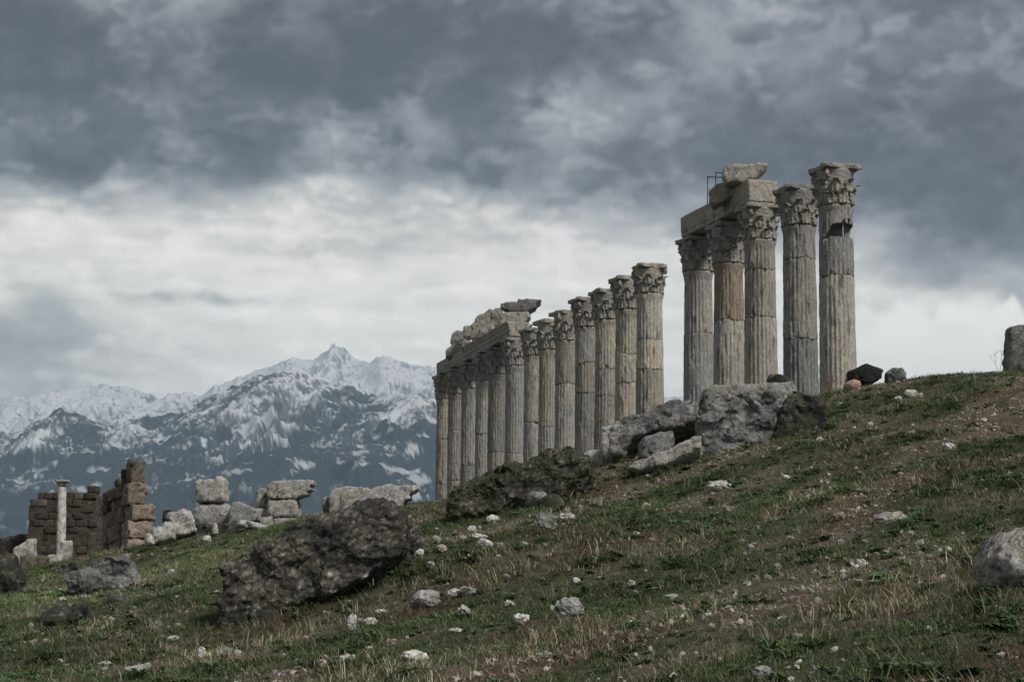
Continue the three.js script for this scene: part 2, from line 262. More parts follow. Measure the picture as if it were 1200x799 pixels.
// eroded box, w x h x d with its base at y = 0
function blockGeo(w, h, d, { seed = 0, round = 0.04, amp = 0.02, freq = 3, cell = 0.08, chip = 0.03, lean = 0 } = {}) {
  const s = (l) => Math.max(3, Math.min(26, Math.ceil(l / cell)));
  let g = new THREE.BoxGeometry(w, h, d, s(w), s(h), s(d)); g.deleteAttribute('uv'); g.deleteAttribute('normal'); g = mergeVertices(g, 1e-4);
  const p = g.attributes.position, hw = w / 2 - round, hh = h / 2 - round, hd = d / 2 - round;
  for (let i = 0; i < p.count; i++) {
    let x = p.getX(i), y = p.getY(i), z = p.getZ(i);
    const cx = Math.max(-hw, Math.min(hw, x)), cy = Math.max(-hh, Math.min(hh, y)), cz = Math.max(-hd, Math.min(hd, z)), dx = x - cx, dy = y - cy, dz = z - cz, l = Math.hypot(dx, dy, dz) || 1;
    const edge = (dx !== 0) + (dy !== 0) + (dz !== 0) > 1 ? 1 : 0;
    const r = round + amp * fbm(x * freq + seed, y * freq, z * freq + seed, 3) - chip * edge * sst(-0.1, 0.6, fbm(x * freq * 1.6 + seed, y * freq * 1.6 + 4, z * freq * 1.6, 3));
    x = cx + dx / l * r; y = cy + dy / l * r; z = cz + dz / l * r;
    p.setXYZ(i, x + lean * y, y + h / 2, z);
  }
  g.computeVertexNormals();
  return g;
}
function pebbleGeo(w, h, d, { seed = 0, detail = 5, amp = 0.16, facets = 7 } = {}) {
  let g = new THREE.IcosahedronGeometry(1, detail); g.deleteAttribute('uv'); g.deleteAttribute('normal'); g = mergeVertices(g, 1e-4);
  const p = g.attributes.position, R = rng(seed * 977 + 5), cut = [];
  for (let i = 0; i < facets; i++) { const a = R() * 6.28, y = R() * 2 - 1, r = Math.sqrt(1 - y * y); cut.push([r * Math.cos(a), y, r * Math.sin(a), 0.55 + R() * 0.3]); }
  for (let i = 0; i < p.count; i++) {
    let x = p.getX(i), y = p.getY(i), z = p.getZ(i), k = 1;
    for (const [a, b, c, e] of cut) { const t = a * x + b * y + c * z; if (t > 0.01) k = Math.min(k, e / t); }
    k = Math.min(1, k) * (1 + amp * fbm(x * 1.7 + seed, y * 1.7, z * 1.7 + seed, 3) + 0.05 * fbm(x * 6, y * 6 + seed, z * 6, 2));
    p.setXYZ(i, x * k * w / 2, y * k * h / 2, z * k * d / 2);
  }
  g.computeVertexNormals();
  return g;
}

// ---------------------------------------------------------------- terrain
const CTRL = [];
const seenAt = (px, py, d) => { const p = at(px, py, d); CTRL.push([p.x, p.z, p.y]); };
const hidden = (px, d, y) => CTRL.push([(px - 600) / F * d, -d, y]);
[[0, 800, 18], [600, 800, 12.5], [1200, 800, 9.5], [0, 737, 26], [300, 744, 20.7], [400, 694, 21.4], [476, 646, 22.0], [600, 735, 16.3], [900, 735, 13.5], [1200, 735, 11.5], [0, 702, 35], [230, 690, 29], [600, 680, 20.5], [900, 660, 18.5], [1200, 645, 16],
  [100, 682, 42], [300, 655, 36], [600, 630, 26.5], [900, 590, 25], [1200, 556, 23], [180, 642, 46], [350, 622, 42], [490, 604, 34], [600, 592, 32.5], [800, 560, 31], [1000, 520, 30], [1200, 502, 31],
  [0, 674, 50], [110, 657, 50], [190, 634, 48], [300, 616, 46], [400, 603, 45], [490, 595, 41], [560, 585, 40], [700, 545, 39], [800, 522, 38], [930, 478, 37], [1000, 455, 39.5], [1080, 443, 40], [1140, 441, 39], [1200, 440, 39], [1300, 440, 40], [-150, 690, 48], [-100, 800, 20], [1320, 800, 9], [1350, 640, 15], [1350, 530, 24]].forEach((a) => seenAt(...a));
[[600, 0.1, -1.7], [600, -6, -2], [100, 6, -1.55], [1100, 6, -0.8], [-300, 30, -0.2], [0, 62, 1.3], [150, 62, 1.5], [0, 90, 1.0], [300, 58, 1.9], [300, 90, 1.9], [480, 55, 2.2], [560, 52, 2.4], [600, 70, 2.5], [500, 85, 2.4], [760, 56, 2.6], [880, 49, 2.75], [990, 46.5, 2.75], [1150, 55, 3.0], [1100, 45.5, 4.1], [1200, 46.5, 4.2], [1300, 48, 4.2], [1200, 52, 3.4], [1300, 56, 3.4], [1000, 43, 4.0], [1000, 80, 2.7], [1300, 70, 3], [700, 110, 2], [-200, 70, 1]].forEach((a) => hidden(...a));
const TPS = (() => {
  const n = CTRL.length, m = n + 3, A = [], U = (r2) => (r2 < 1e-9 ? 0 : r2 * Math.log(r2));
  for (let i = 0; i < m; i++) { A.push(new Float64Array(m + 1)); }
  for (let i = 0; i < n; i++) {
    for (let j = 0; j < n; j++) A[i][j] = U((CTRL[i][0] - CTRL[j][0]) ** 2 + (CTRL[i][1] - CTRL[j][1]) ** 2) + (i === j ? 4 : 0);
    A[i][n] = A[n][i] = 1; A[i][n + 1] = A[n + 1][i] = CTRL[i][0]; A[i][n + 2] = A[n + 2][i] = CTRL[i][1]; A[i][m] = CTRL[i][2];
  }
  for (let c = 0; c < m; c++) {
    let b = c; for (let r = c + 1; r < m; r++) if (Math.abs(A[r][c]) > Math.abs(A[b][c])) b = r;
    [A[c], A[b]] = [A[b], A[c]];
    for (let r = 0; r < m; r++) if (r !== c) { const k = A[r][c] / A[c][c]; if (k) for (let q = c; q <= m; q++) A[r][q] -= k * A[c][q]; }
  }
  const w = A.map((r, i) => r[m] / r[i]);
  return (x, z) => { let s = w[n] + w[n + 1] * x + w[n + 2] * z; for (let i = 0; i < n; i++) { const dx = x - CTRL[i][0], dz = z - CTRL[i][1], r2 = dx * dx + dz * dz; if (r2 > 1e-9) s += w[i] * r2 * Math.log(r2); } return s; };
})();
function ground(x, z) {
  const r = Math.hypot(x, z + 40), out = sst(48, 120, r);
  let h = 0;
  if (out < 1) h = TPS(x, z) + fbm(x * 0.35, 3, z * 0.35, 3) * 0.09 + fbm(x * 1.6, 9, z * 1.6, 3) * 0.045;
  if (out > 0) h = lerp(h, -1 - 60 * sst(120, 1500, r) + fbm(x * 0.01, 1, z * 0.01, 3) * 2 * sst(100, 300, r), out);
  return h;
}
function hit(px, py, near = 7) {
  const [x, y, z] = ray(px, py); let a = near / -z;
  for (let t = a; t < 120; t += 0.12) { if (y * t < ground(x * t, z * t)) { let lo = t - 0.12, hi = t; for (let i = 0; i < 12; i++) { const m = (lo + hi) / 2; if (y * m < ground(x * m, z * m)) hi = m; else lo = m; } return new THREE.Vector3(x * hi, y * hi, z * hi); } }
  return new THREE.Vector3(x * 60, y * 60, z * 60);
}
// what grows where: 0..1 each, patches of the hillside
const along = (x, z) => x * 0.55 - z * 0.83, across = (x, z) => x * 0.83 + z * 0.55;
const bareAt = (x, z) => sst(-0.02, 0.42, fbm(across(x, z) * 0.5 + 20, 2, along(x, z) * 0.15, 4) + 0.17 * sst(1, 8, x) + 0.12 * sst(0, 5, x) * sst(-20, -30, z) - 0.22 * sst(-1, -6, x));
const dryAt = (x, z) => sst(0.0, 0.4, fbm(across(x, z) * 0.42 + 50, 7, along(x, z) * 0.16, 4) + 0.02);
const rustAt = (x, z) => sst(0.16, 0.46, fbm(across(x, z) * 0.5 - 30, 5, along(x, z) * 0.2 + 10, 3) + 0.25 * sst(3, 0.5, Math.hypot(x - 0.3, (z + 13.5) * 0.5)));
const meadowAt = (x, z) => sst(-3.2, -6, x + fbm(x * 0.3, 1, z * 0.3, 2)) * sst(-27, -31, z) * sst(-46, -40, z);
{
  const line = (a, b, s, far, k) => { const v = []; for (let t = a; t <= b + 1e-6; t += s) v.push(t); let q = s; while (v[v.length - 1] < far) { q *= k; v.push(v[v.length - 1] + q); } q = s; while (v[0] > -far) { q *= k; v.unshift(v[0] - q); } return v; };
  const xs = line(-15, 17, 0.09, 14000, 1.22), zs = line(-50, -7, 0.09, 14000, 1.22), nx = xs.length, nz = zs.length;
  const pos = new Float32Array(nx * nz * 3), uv = new Float32Array(nx * nz * 2), idx = [];
  for (let j = 0; j < nz; j++) for (let i = 0; i < nx; i++) { const o = j * nx + i; pos[o * 3] = xs[i]; pos[o * 3 + 1] = ground(xs[i], zs[j]); pos[o * 3 + 2] = zs[j]; uv[o * 2] = xs[i]; uv[o * 2 + 1] = zs[j]; if (i < nx - 1 && j < nz - 1) idx.push(o, o + nx, o + 1, o + 1, o + nx, o + nx + 1); }
  const g = new THREE.BufferGeometry();
  g.setAttribute('position', new THREE.BufferAttribute(pos, 3)); g.setAttribute('uv', new THREE.BufferAttribute(uv, 2)); g.setIndex(idx); g.computeVertexNormals();
  paint(g, (x, y, z) => {
    const b = bareAt(x, z), d = dryAt(x, z), r = rustAt(x, z), n = fbm(x * 2.3, 4, z * 2.3, 3), f = fbm(x * 7, 4, z * 7, 2);
    let c = mix3([0.088, 0.1, 0.05], [0.14, 0.128, 0.085], d);
    c = mix3(c, [0.175, 0.13, 0.098], b * (0.8 + n * 0.3));
    c = mix3(c, [0.12, 0.07, 0.042], r * 0.7);
    c = mix3(c, [0.135, 0.135, 0.07], meadowAt(x, z) * 0.7);
    const k = 1 + n * 0.22 + f * 0.25; return [c[0] * k, c[1] * k, c[2] * k];
  });
  // earth grain: crumbs, grit and dead stalks, 2 m to a side
  const S = 1024, col = new Uint8Array(S * S * 4), hgt = new Uint8Array(S * S * 4).fill(255), R = rng(5), buf = new Float32Array(S * S).fill(0.62), hb = new Float32Array(S * S).fill(0.4);
  const per = (x, y, f, s) => { const a = x / S * 6.2832, b = y / S * 6.2832, q = f / 6.2832; return N3(Math.cos(a) * q + s, Math.sin(a) * q + Math.cos(b) * q * 0.7, Math.sin(b) * q + s * 2); };
  for (let y = 0; y < S; y++) for (let x = 0; x < S; x++) { const n = per(x, y, 9, 1) * 0.4 + per(x, y, 23, 5) * 0.4 + per(x, y, 61, 9) * 0.4; buf[y * S + x] += n * 0.16 + (R() - 0.5) * 0.18; hb[y * S + x] += n * 0.25 + (R() - 0.5) * 0.1; }
  for (let k = 0; k < 5200; k++) {
    const cx = R() * S, cy = R() * S, r = 1.2 + R() * R() * 7, t = R() < 0.22 ? 1 : 0.5 + R() * 0.3;
    for (let y = -r; y <= r; y++) for (let x = -r; x <= r; x++) { const q = (x * x + y * y) / (r * r); if (q < 1) { const o = ((Math.floor(cy + y) + S) % S) * S + ((Math.floor(cx + x) + S) % S); buf[o] = lerp(buf[o], t, 0.8); hb[o] = Math.max(hb[o], 0.5 + 0.4 * Math.sqrt(1 - q)); } }
  }
  for (let k = 0; k < 3800; k++) { let x = R() * S, y = R() * S, a = R() * 6.28; const t = 0.45 + R() * 0.5, l = 8 + R() * 30; for (let i = 0; i < l; i++) { const o = ((Math.floor(y) + S) % S) * S + ((Math.floor(x) + S) % S); buf[o] = t; hb[o] = 0.8; x += Math.cos(a); y += Math.sin(a); a += (R() - 0.5) * 0.2; } }
  for (let i = 0; i < S * S; i++) { const v = Math.max(0, Math.min(1, buf[i])) * 255; col[i * 4] = v; col[i * 4 + 1] = v * 0.985; col[i * 4 + 2] = v * 0.96; col[i * 4 + 3] = 255; hgt[i * 4] = hgt[i * 4 + 1] = hgt[i * 4 + 2] = Math.max(0, Math.min(1, hb[i])) * 255; }
  const tex = (d, srgb) => { const t = new THREE.DataTexture(d, S, S); t.wrapS = t.wrapT = THREE.RepeatWrapping; t.magFilter = THREE.LinearFilter; t.repeat.set(0.5, 0.5); t.rotation = 0.3; if (srgb) t.colorSpace = THREE.SRGBColorSpace; t.needsUpdate = true; return t; };
  const gm = new THREE.MeshStandardMaterial({ color: new THREE.Color(2.15, 2.15, 2.15), vertexColors: true, map: tex(col, true), bumpMap: tex(hgt, false), bumpScale: 0.03, roughness: 1 });
  gm.name = 'earth';
  const o = structure(mesh('ground', g, gm)); o.userData.label = 'stony hillside of earth and short grass rising under the ruins';
}

// ---------------------------------------------------------------- mountains
{
  const RIDGES = [
    [13500, 0.62, 1.1, [[-400, 480], [-200, 468], [0, 470], [80, 459], [119, 449], [155, 455], [190, 466], [235, 458], [262, 447], [290, 436], [318, 423], [335, 417], [352, 417], [368, 414], [380, 407], [391, 401], [404, 409], [418, 421], [432, 424], [445, 421], [462, 422], [480, 428], [510, 431], [560, 440], [640, 455], [800, 466], [1000, 472], [1500, 490]]],
    [9000, 0.5, 1.0, [[-400, 540], [-200, 520], [0, 505], [35, 488], [70, 477], [95, 484], [135, 502], [165, 487], [195, 481], [215, 480], [250, 462], [290, 440], [325, 428], [340, 427], [365, 432], [400, 448], [430, 460], [470, 468], [510, 470], [600, 482], [800, 495], [1500, 520]]],
    [7600, 0.4, 0.7, [[-400, 590], [0, 556], [60, 545], [130, 556], [220, 560], [300, 535], [360, 520], [420, 510], [470, 530], [540, 545], [800, 560], [1500, 580]]]];
  const prof = RIDGES.map(([D, sl, am, pts]) => { const w = pts.map(([px, py]) => { const p = at(px, py, D); return [p.x, p.y]; }); return { D, sl, am, h: (x) => { let i = 0; while (i < w.length - 2 && x > w[i + 1][0]) i++; return lerp(w[i][1], w[i + 1][1], Math.min(1, Math.max(0, (x - w[i][0]) / (w[i + 1][0] - w[i][0])))); } }; });
  const relief = (x, d) => { const wx = x + fbm(x * 0.002, d * 0.002, 5, 2) * 160, wd = d + fbm(x * 0.002 + 9, d * 0.002, 5, 2) * 160; return (ridged(wx * 0.0028, wd * 0.0019, 2, 5) - 0.62); };   // dendritic spurs
  const height = (x, d) => {
    let h = -80; const rel = relief(x, d);
    for (const { D, sl, am, h: H } of prof) {
      const bend = fbm(x * 0.0007 + D, 1, 2, 3) * 420, off = d - D - bend, g = Math.abs(off), near = sst(0, 900, g);
      const wx = x + fbm(x * 0.001, d * 0.0012, D, 2) * 420 * near;
      const spur = ridged(wx * 0.0011 + D, d * 0.00045, 3, 3) - 0.62;
      const k = H(x + (wx - x) * 0.5) - g * sl * (off > 0 ? 1.2 : 1) + spur * 430 * am * near + rel * 170 * (0.3 + 0.7 * sst(0, 500, g)) + fbm(x * 0.012, d * 0.012, D, 3) * 16;
      h = smax(h, k, 50);
    }
    return h;
  };
  const xs = [], ds = []; for (let x = -6600; x < 5600; x += x < -3900 || x > -200 ? 40 : 9) xs.push(x); for (let d = 5600; d < 14700; d += d < 6300 || d > 13700 || (d > 9300 && d < 11800) ? 45 : 11.5) ds.push(d);
  const nx = xs.length - 1, nz = ds.length - 1, pos = new Float32Array((nx + 1) * (nz + 1) * 3), idx = [];
  for (let j = 0; j <= nz; j++) for (let i = 0; i <= nx; i++) { const o = j * (nx + 1) + i, x = xs[i], d = ds[j]; pos[o * 3] = x; pos[o * 3 + 1] = height(x, d); pos[o * 3 + 2] = -d; if (i < nx && j < nz) idx.push(o, o + 1, o + nx + 1, o + 1, o + nx + 2, o + nx + 1); }
  const g = new THREE.BufferGeometry(); g.setAttribute('position', new THREE.BufferAttribute(pos, 3)); g.setIndex(idx); g.computeVertexNormals();
  paint(g, (x, y, z, a, b, c) => {
    const n = fbm(x * 0.0016, y * 0.0016, z * 0.0016, 3), m = fbm(x * 0.006, y * 0.006, z * 0.006, 5, 0.65), t = N3(x * 0.03, y * 0.03, z * 0.03), t2 = M3(x * 0.07, y * 0.07, z * 0.07), rel = relief(x, -z);
    const cover = sst(300, 1480, y + n * 460);                       // how much snow lies; wind, trees and rock break it up
    const s = sst(0.44, 0.7, cover * 0.8 + m * 0.42 + t * 0.16 + t2 * 0.2 - a * 0.26 + rel * 0.25 - (0.85 - b) * 0.25);
    const clear = sst(0.25, 0.4, fbm(x * 0.0042 + 7, y * 0.009, z * 0.0042, 4, 0.6) + t * 0.1 + t2 * 0.12) * sst(250, 560, y + n * 200) * 0.66;   // snowy clearings in the forest
    const dusted = mix3([0.02, 0.03, 0.034], [0.22, 0.225, 0.23], sst(0.3, 0.85, cover + m * 0.25 + t * 0.14 + t2 * 0.22 - a * 0.15));
    return mix3(dusted, [0.72, 0.73, 0.75], Math.max(s, clear));
  });
  const o = structure(mesh('mountain', g, new THREE.MeshStandardMaterial({ vertexColors: true, roughness: 1 })));
  o.userData.label = 'snow dusted forested mountain range beyond the ruins';
}

// ---------------------------------------------------------------- the colonnade
// n: place in the row; middle of shaft and top of capital as seen; the joints between drums
const rowDepth = (n) => 59 * (n + 28) / 28;
const NEAR = at(980, 193, rowDepth(-6)), FAR = at(522.8, 439, rowDepth(12));
const ROW = new THREE.Vector3(FAR.x - NEAR.x, 0, FAR.z - NEAR.z).normalize(), TURN = Math.atan2(-ROW.z, ROW.x);   // local x runs along the row, away
const COLS = [
  { n: -6, px: 979, top: 194, cap: 240, joints: [325], warm: 0.3, tone: 0.95, hole: [281, 265], label: 'tallest standing column, with a dark hole and metal pin below its capital' },
  { n: -5, px: 936, top: 218, cap: 264, joints: [305, 399], warm: 0.15, tone: 0.8, label: 'grey fluted column with a bare capital beside the holed column' },
  { n: -4, px: 890, top: 240, cap: 280, joints: [317, 373], warm: 0.6, tone: 1, label: 'warm grey fluted column under the broken end of the raised beam with the metal rail' },
  { n: -3, px: 853.5, top: 261, cap: 308, joints: [377], warm: 0.4, tone: 0.95, red: [0, 1], label: 'column with a reddish brown upper drum under the joint of two beam blocks' },
  { n: -2, px: 818, top: 278, cap: 317, joints: [392], warm: 0.2, tone: 0.85, label: 'grey fluted column under the far end of the raised beam with the metal rail' },
  { n: 0, px: 761, top: 310, cap: 343, joints: [399, 434], warm: 0.7, tone: 1.05, label: 'bare capital column standing beside the gap in the colonnade' },
  { n: 1, px: 736, top: 324, cap: 362, joints: [411, 449], warm: 0.65, tone: 1, slant: [0.16, 0], label: 'second column from the gap, its upper joint broken on a slant' },
  { n: 2, px: 711.5, top: 339.5, cap: 374, joints: [434, 465], warm: 0.55, tone: 0.95, label: 'third column from the gap in the long colonnade' },
  { n: 3, px: 688, top: 349, cap: 382.5, joints: [435, 462], warm: 0.35, tone: 0.9, slant: [-0.3, 0], label: 'fourth column from the gap, with a slanting crack across its shaft' },
  { n: 4, px: 664, top: 364, cap: 398.5, joints: [451], warm: 0.5, tone: 1, label: 'fifth column from the gap in the long colonnade' },
  { n: 5, px: 644.5, top: 374.5, cap: 409, joints: [501], warm: 0.75, tone: 1.02, label: 'sixth column from the gap, warm buff stone with a bare capital' },
  { n: 6, px: 627, top: 384.5, cap: 416, joints: [496], warm: 0.35, tone: 0.9, label: 'bare column next to the broken end of the long beam' },
  { n: 7, px: 604.5, top: 396, cap: 428, joints: [532], warm: 0.3, tone: 0.92, label: 'column under the broken end of the long beam' },
  { n: 8, px: 584, top: 407, cap: 438, joints: [530], warm: 0.1, tone: 0.8, label: 'dark grey column under the long beam, second from its broken end' },
  { n: 9, px: 569, top: 415, cap: 445, joints: [509], warm: 0.5, tone: 0.95, label: 'column under the long beam, third from its broken end' },
  { n: 10, px: 552, top: 424.5, cap: 455, joints: [546], warm: 0.25, tone: 0.9, label: 'column under the long beam, fourth from its broken end' },
  { n: 11, px: 536, top: 432, cap: 461, joints: [505, 563], warm: 0.55, tone: 0.95, label: 'column under the long beam, last but one from its far end' },
  { n: 12, px: 522.5, top: 439, cap: 467, joints: [491, 515, 568], warm: 0.75, tone: 1, label: 'column at the far end of the long beam' }];
const SHAFT_TOP = 0.4, SHAFT_LOW = 0.475, COLH = 7.8;

function drumGeo({ y0, y1, rad, flutes = 24, per = 6, seed, bottom, top, topEnd = false, wear = 0.3, notch }) {
  const cols = flutes * per, h = y1 - y0, rows = Math.max(6, Math.ceil(h / 0.055)), pos = [], idx = [];
  const ends = [0, 0.012, 0.035], ys = [...ends.map((e) => y0 + e)];
  for (let j = 1; j < rows; j++) { const y = y0 + h * j / rows; if (y > y0 + 0.05 && y < y1 - 0.05) ys.push(y); }
  ys.push(...ends.slice().reverse().map((e) => y1 - e));
  for (const y of ys) {
    const e = Math.min(y - y0, y1 - y), fromTop = y1 - y;
    for (let i = 0; i < cols; i++) {
      const th = i / cols * Math.PI * 2, t = (i % per) / per + 0.5 / per, cx = Math.cos(th), cz = Math.sin(th);
      let R = rad(y);
      const w = sst(0.05, 0.6, fbm(cx * 1.6 + seed, y * 0.9, cz * 1.6, 3) + wear);
      let fl = 0.04 * Math.pow(Math.sin(Math.PI * t), 0.8) * (1 - 0.8 * w);
      if (topEnd) { const s = sst(0.16, 0.24, fromTop - 0.06 * (1 - Math.sin(Math.PI * t))); fl *= s; if (fromTop < 0.15) R += 0.028 * sst(0.15, 0.1, fromTop) * (fromTop < 0.07 ? 1 : 0.55); }
      R -= fl;
      R -= 0.02 * Math.max(0, fbm(cx * 3 + seed, y * 2.4, cz * 3, 3)) + 0.006 * fbm(cx * 9, y * 9 + seed, cz * 9, 2);
      const chip = sst(0.1, 0.6, fbm(cx * 2.2 + seed * 2, y * 0.5 + 4, cz * 2.2, 3));
      R -= (0.004 + 0.075 * chip * chip) * sst(0.03 + 0.14 * chip, 0, e);
      let yy = y;
      if (y - y0 < 0.3) yy += bottom(cx, cz) * sst(0.3, 0, y - y0); else if (y1 - y < 0.3) yy += top(cx, cz) * sst(0.3, 0, y1 - y);
      if (notch) yy = y0 + h * ((yy - y0) / h) + notch(cx * R, cz * R) * sst(0.75, 0, (y - y0));
      pos.push(cx * R, yy, cz * R);
    }
  }
  const nr = ys.length;
  for (let j = 0; j < nr - 1; j++) for (let i = 0; i < cols; i++) { const a = j * cols + i, b = j * cols + (i + 1) % cols; idx.push(a, a + cols, b, b, a + cols, b + cols); }
  for (const up of [false, true]) {   // the bed faces, as rings towards the middle
    const edge = up ? (nr - 1) * cols : 0; let last = edge, y = up ? y1 : y0;
    for (let q = 1; q <= 10; q++) {
      const s = 1 - q / 10.2, at0 = pos.length / 3;
      for (let i = 0; i < cols; i++) { const x = pos[(edge + i) * 3] * s, z = pos[(edge + i) * 3 + 2] * s; pos.push(x, y + (up ? -0.004 : 0.004) + (up ? top : bottom)(x / rad(y), z / rad(y)) + (!up && notch ? notch(x, z) : 0), z); }
      for (let i = 0; i < cols; i++) { const a = last + i, b = last + (i + 1) % cols, c = at0 + i, d = at0 + (i + 1) % cols; if (up) idx.push(a, c, b, b, c, d); else idx.push(a, b, c, b, d, c); }
      last = at0;
    }
    const m = pos.length / 3; pos.push(0, y + (up ? top : bottom)(0, 0) + (!up && notch ? notch(0, 0) : 0), 0);
    for (let i = 0; i < cols; i++) { const a = last + i, b = last + (i + 1) % cols; if (up) idx.push(a, m, b); else idx.push(a, b, m); }
  }
  const g = new THREE.BufferGeometry(), uv = []; g.setAttribute('position', new THREE.Float32BufferAttribute(pos, 3)); g.setIndex(idx); g.computeVertexNormals();
  for (let i = 0; i < pos.length / 3; i++) uv.push((i % cols) / cols * 2.8 + seed * 0.37, pos[i * 3 + 1] * 0.8 + seed);   // round the shaft and up it
  g.setAttribute('uv', new THREE.Float32BufferAttribute(uv, 2));
  return g;
}
// Corinthian capital, its own height 1 from 0 to 1, radius in metres
const rough = (g, a, f, s) => { const p = g.attributes.position; for (let i = 0; i < p.count; i++) { const x = p.getX(i), y = p.getY(i), z = p.getZ(i); p.setXYZ(i, x + a * fbm(x * f + s, y * f, z * f, 3), y + a * 0.7 * fbm(x * f, y * f + s + 9, z * f, 3), z + a * fbm(x * f, y * f, z * f + s + 5, 3)); } g.computeVertexNormals(); return g; };
function leafGeo(hgt, wid, curl, seed) {
  let g = new THREE.BoxGeometry(1, 1, 1, 8, 10, 1); g.deleteAttribute('uv'); g.deleteAttribute('normal'); g = mergeVertices(g, 1e-4);
  const p = g.attributes.position;
  for (let i = 0; i < p.count; i++) {
    const u = p.getX(i) * 2, v = p.getY(i) + 0.5, t = p.getZ(i) + 0.5;
    const lobes = 1 - 0.22 * Math.abs(Math.sin(v * 9.5 + 0.6)), w = wid * (0.62 + 0.5 * Math.sin(Math.PI * Math.min(1, v * 0.9 + 0.12))) * lobes * (v > 0.85 ? 1 - (v - 0.85) * 3.2 : 1);
    const c = Math.max(0, v - 0.5) * 2, out = curl * Math.pow(c, 1.8) + 0.035 * (1 - u * u * 0.8) + 0.018 * Math.cos(u * 7), y = v < 0.72 ? v : 0.72 + Math.sin(Math.min(1, (v - 0.72) / 0.28) * 2.3) * 0.17;
    p.setXYZ(i, u * w, y * hgt, out + t * 0.075 - 0.035);
  }
  return rough(g, 0.04, 6, seed);
}
const LEAVES = [0, 1, 2].map((k) => [leafGeo(0.4, 0.13, 0.1, k * 5 + 1), leafGeo(0.36, 0.125, 0.12, k * 7 + 2)]);
const VOLUTES = [0, 1].map((k) => {
  const pts = []; for (let i = 0; i <= 26; i++) { const a = i / 26 * 9.2, r = 0.105 * (1 - i / 30); pts.push(new THREE.Vector3(0, Math.cos(a) * r, Math.sin(a) * r)); }
  pts.unshift(new THREE.Vector3(0, -0.02, -0.16), new THREE.Vector3(0, -0.16, -0.27));
  return rough(new THREE.TubeGeometry(new THREE.CatmullRomCurve3([pts[1], pts[0], ...pts.slice(2)]), 44, 0.035, 6), 0.02, 8, k * 3);
});
for (const g of [...LEAVES.flat(), ...VOLUTES]) { g.deleteAttribute('uv'); paint(g, marble(0.45, 0.95, 3)); }
function capital(parent, y, h, R, warm, tone, seed, carry) {
  const pts = []; for (let i = 0; i <= 14; i++) { const t = i / 14; pts.push(new THREE.Vector2((0.395 + 0.015 * Math.cos(t * 3) + 0.085 * Math.pow(t, 3)), t * 0.89 * h)); }
  const bell = rough(new THREE.LatheGeometry([new THREE.Vector2(0.001, 0), ...pts, new THREE.Vector2(0.001, 0.89 * h)], 40), 0.025, 4, seed); bell.deleteAttribute('uv');
  const cap = mesh('capital', paint(bell, marble(warm, tone * 0.95, seed)), stoneMat, parent); cap.position.y = y;
  // abacus with hollow sides and cut horns
  const s = new THREE.Shape(), hw = 0.495, dip = 0.07, horn = 0.085;
  const horns = [0, 1, 2, 3].map(() => (carry ? 1 : R() < 0.35 ? 0.76 + R() * 0.16 : 1));
  for (let k = 0; k < 4; k++) {
    const a = k * Math.PI / 2, put = (x, z, f) => { const X = Math.cos(a) * x - Math.sin(a) * z, Y = Math.sin(a) * x + Math.cos(a) * z; if (f) s.moveTo(X, Y); else s.lineTo(X, Y); };
    const h0 = horns[(k + 3) % 4], h1 = horns[k];
    for (let i = 0; i <= 12; i++) { const t = i / 12 * 2 - 1, q = t < 0 ? lerp(1, h0, t * t * t * t) : lerp(1, h1, t * t * t * t); put((hw - dip * (1 - t * t)) * q, t * (hw - horn) * q, !k && !i); }
  }
  let ab = new THREE.ExtrudeGeometry(s, { depth: 0.085 * h, steps: 2, bevelEnabled: true, bevelSize: 0.025, bevelThickness: 0.022, bevelSegments: 2 }); ab.deleteAttribute('uv'); ab.deleteAttribute('normal'); ab = mergeVertices(ab, 1e-4); ab.rotateX(-Math.PI / 2);
  rough(ab, carry ? 0.02 : 0.045, 3.2, seed + 4);
  mesh('abacus', paint(ab, marble(warm, tone, seed + 2)), stoneMat, cap).position.y = 0.89 * h - 0.015;
  for (let k = 0; k < 8; k++) {
    const a = k * Math.PI / 4;
    for (const tier of [0, 1]) {
      const b = a + tier * Math.PI / 8, m = mesh('acanthus_leaf', LEAVES[Math.floor(R() * 3)][tier], stoneMat, cap), r = tier ? 0.385 : 0.372;
      m.position.set(Math.sin(b) * r, (tier ? 0.29 : 0.01) * h, Math.cos(b) * r); m.rotation.y = b; const q = R() < 0.22 ? 0.62 + R() * 0.25 : 1; m.scale.set(1, h * q, tier ? 1.05 : 1);
    }
  }
  for (let k = 0; k < 4; k++) { if (horns[k] < 0.9) continue; const a = Math.PI / 4 + k * Math.PI / 2, m = mesh('volute', VOLUTES[k % 2], stoneMat, cap); m.position.set(Math.sin(a) * 0.5, 0.74 * h, Math.cos(a) * 0.5); m.rotation.y = a; m.scale.setScalar(h); }
  return cap;
}
let COLUMN_TOP = {};
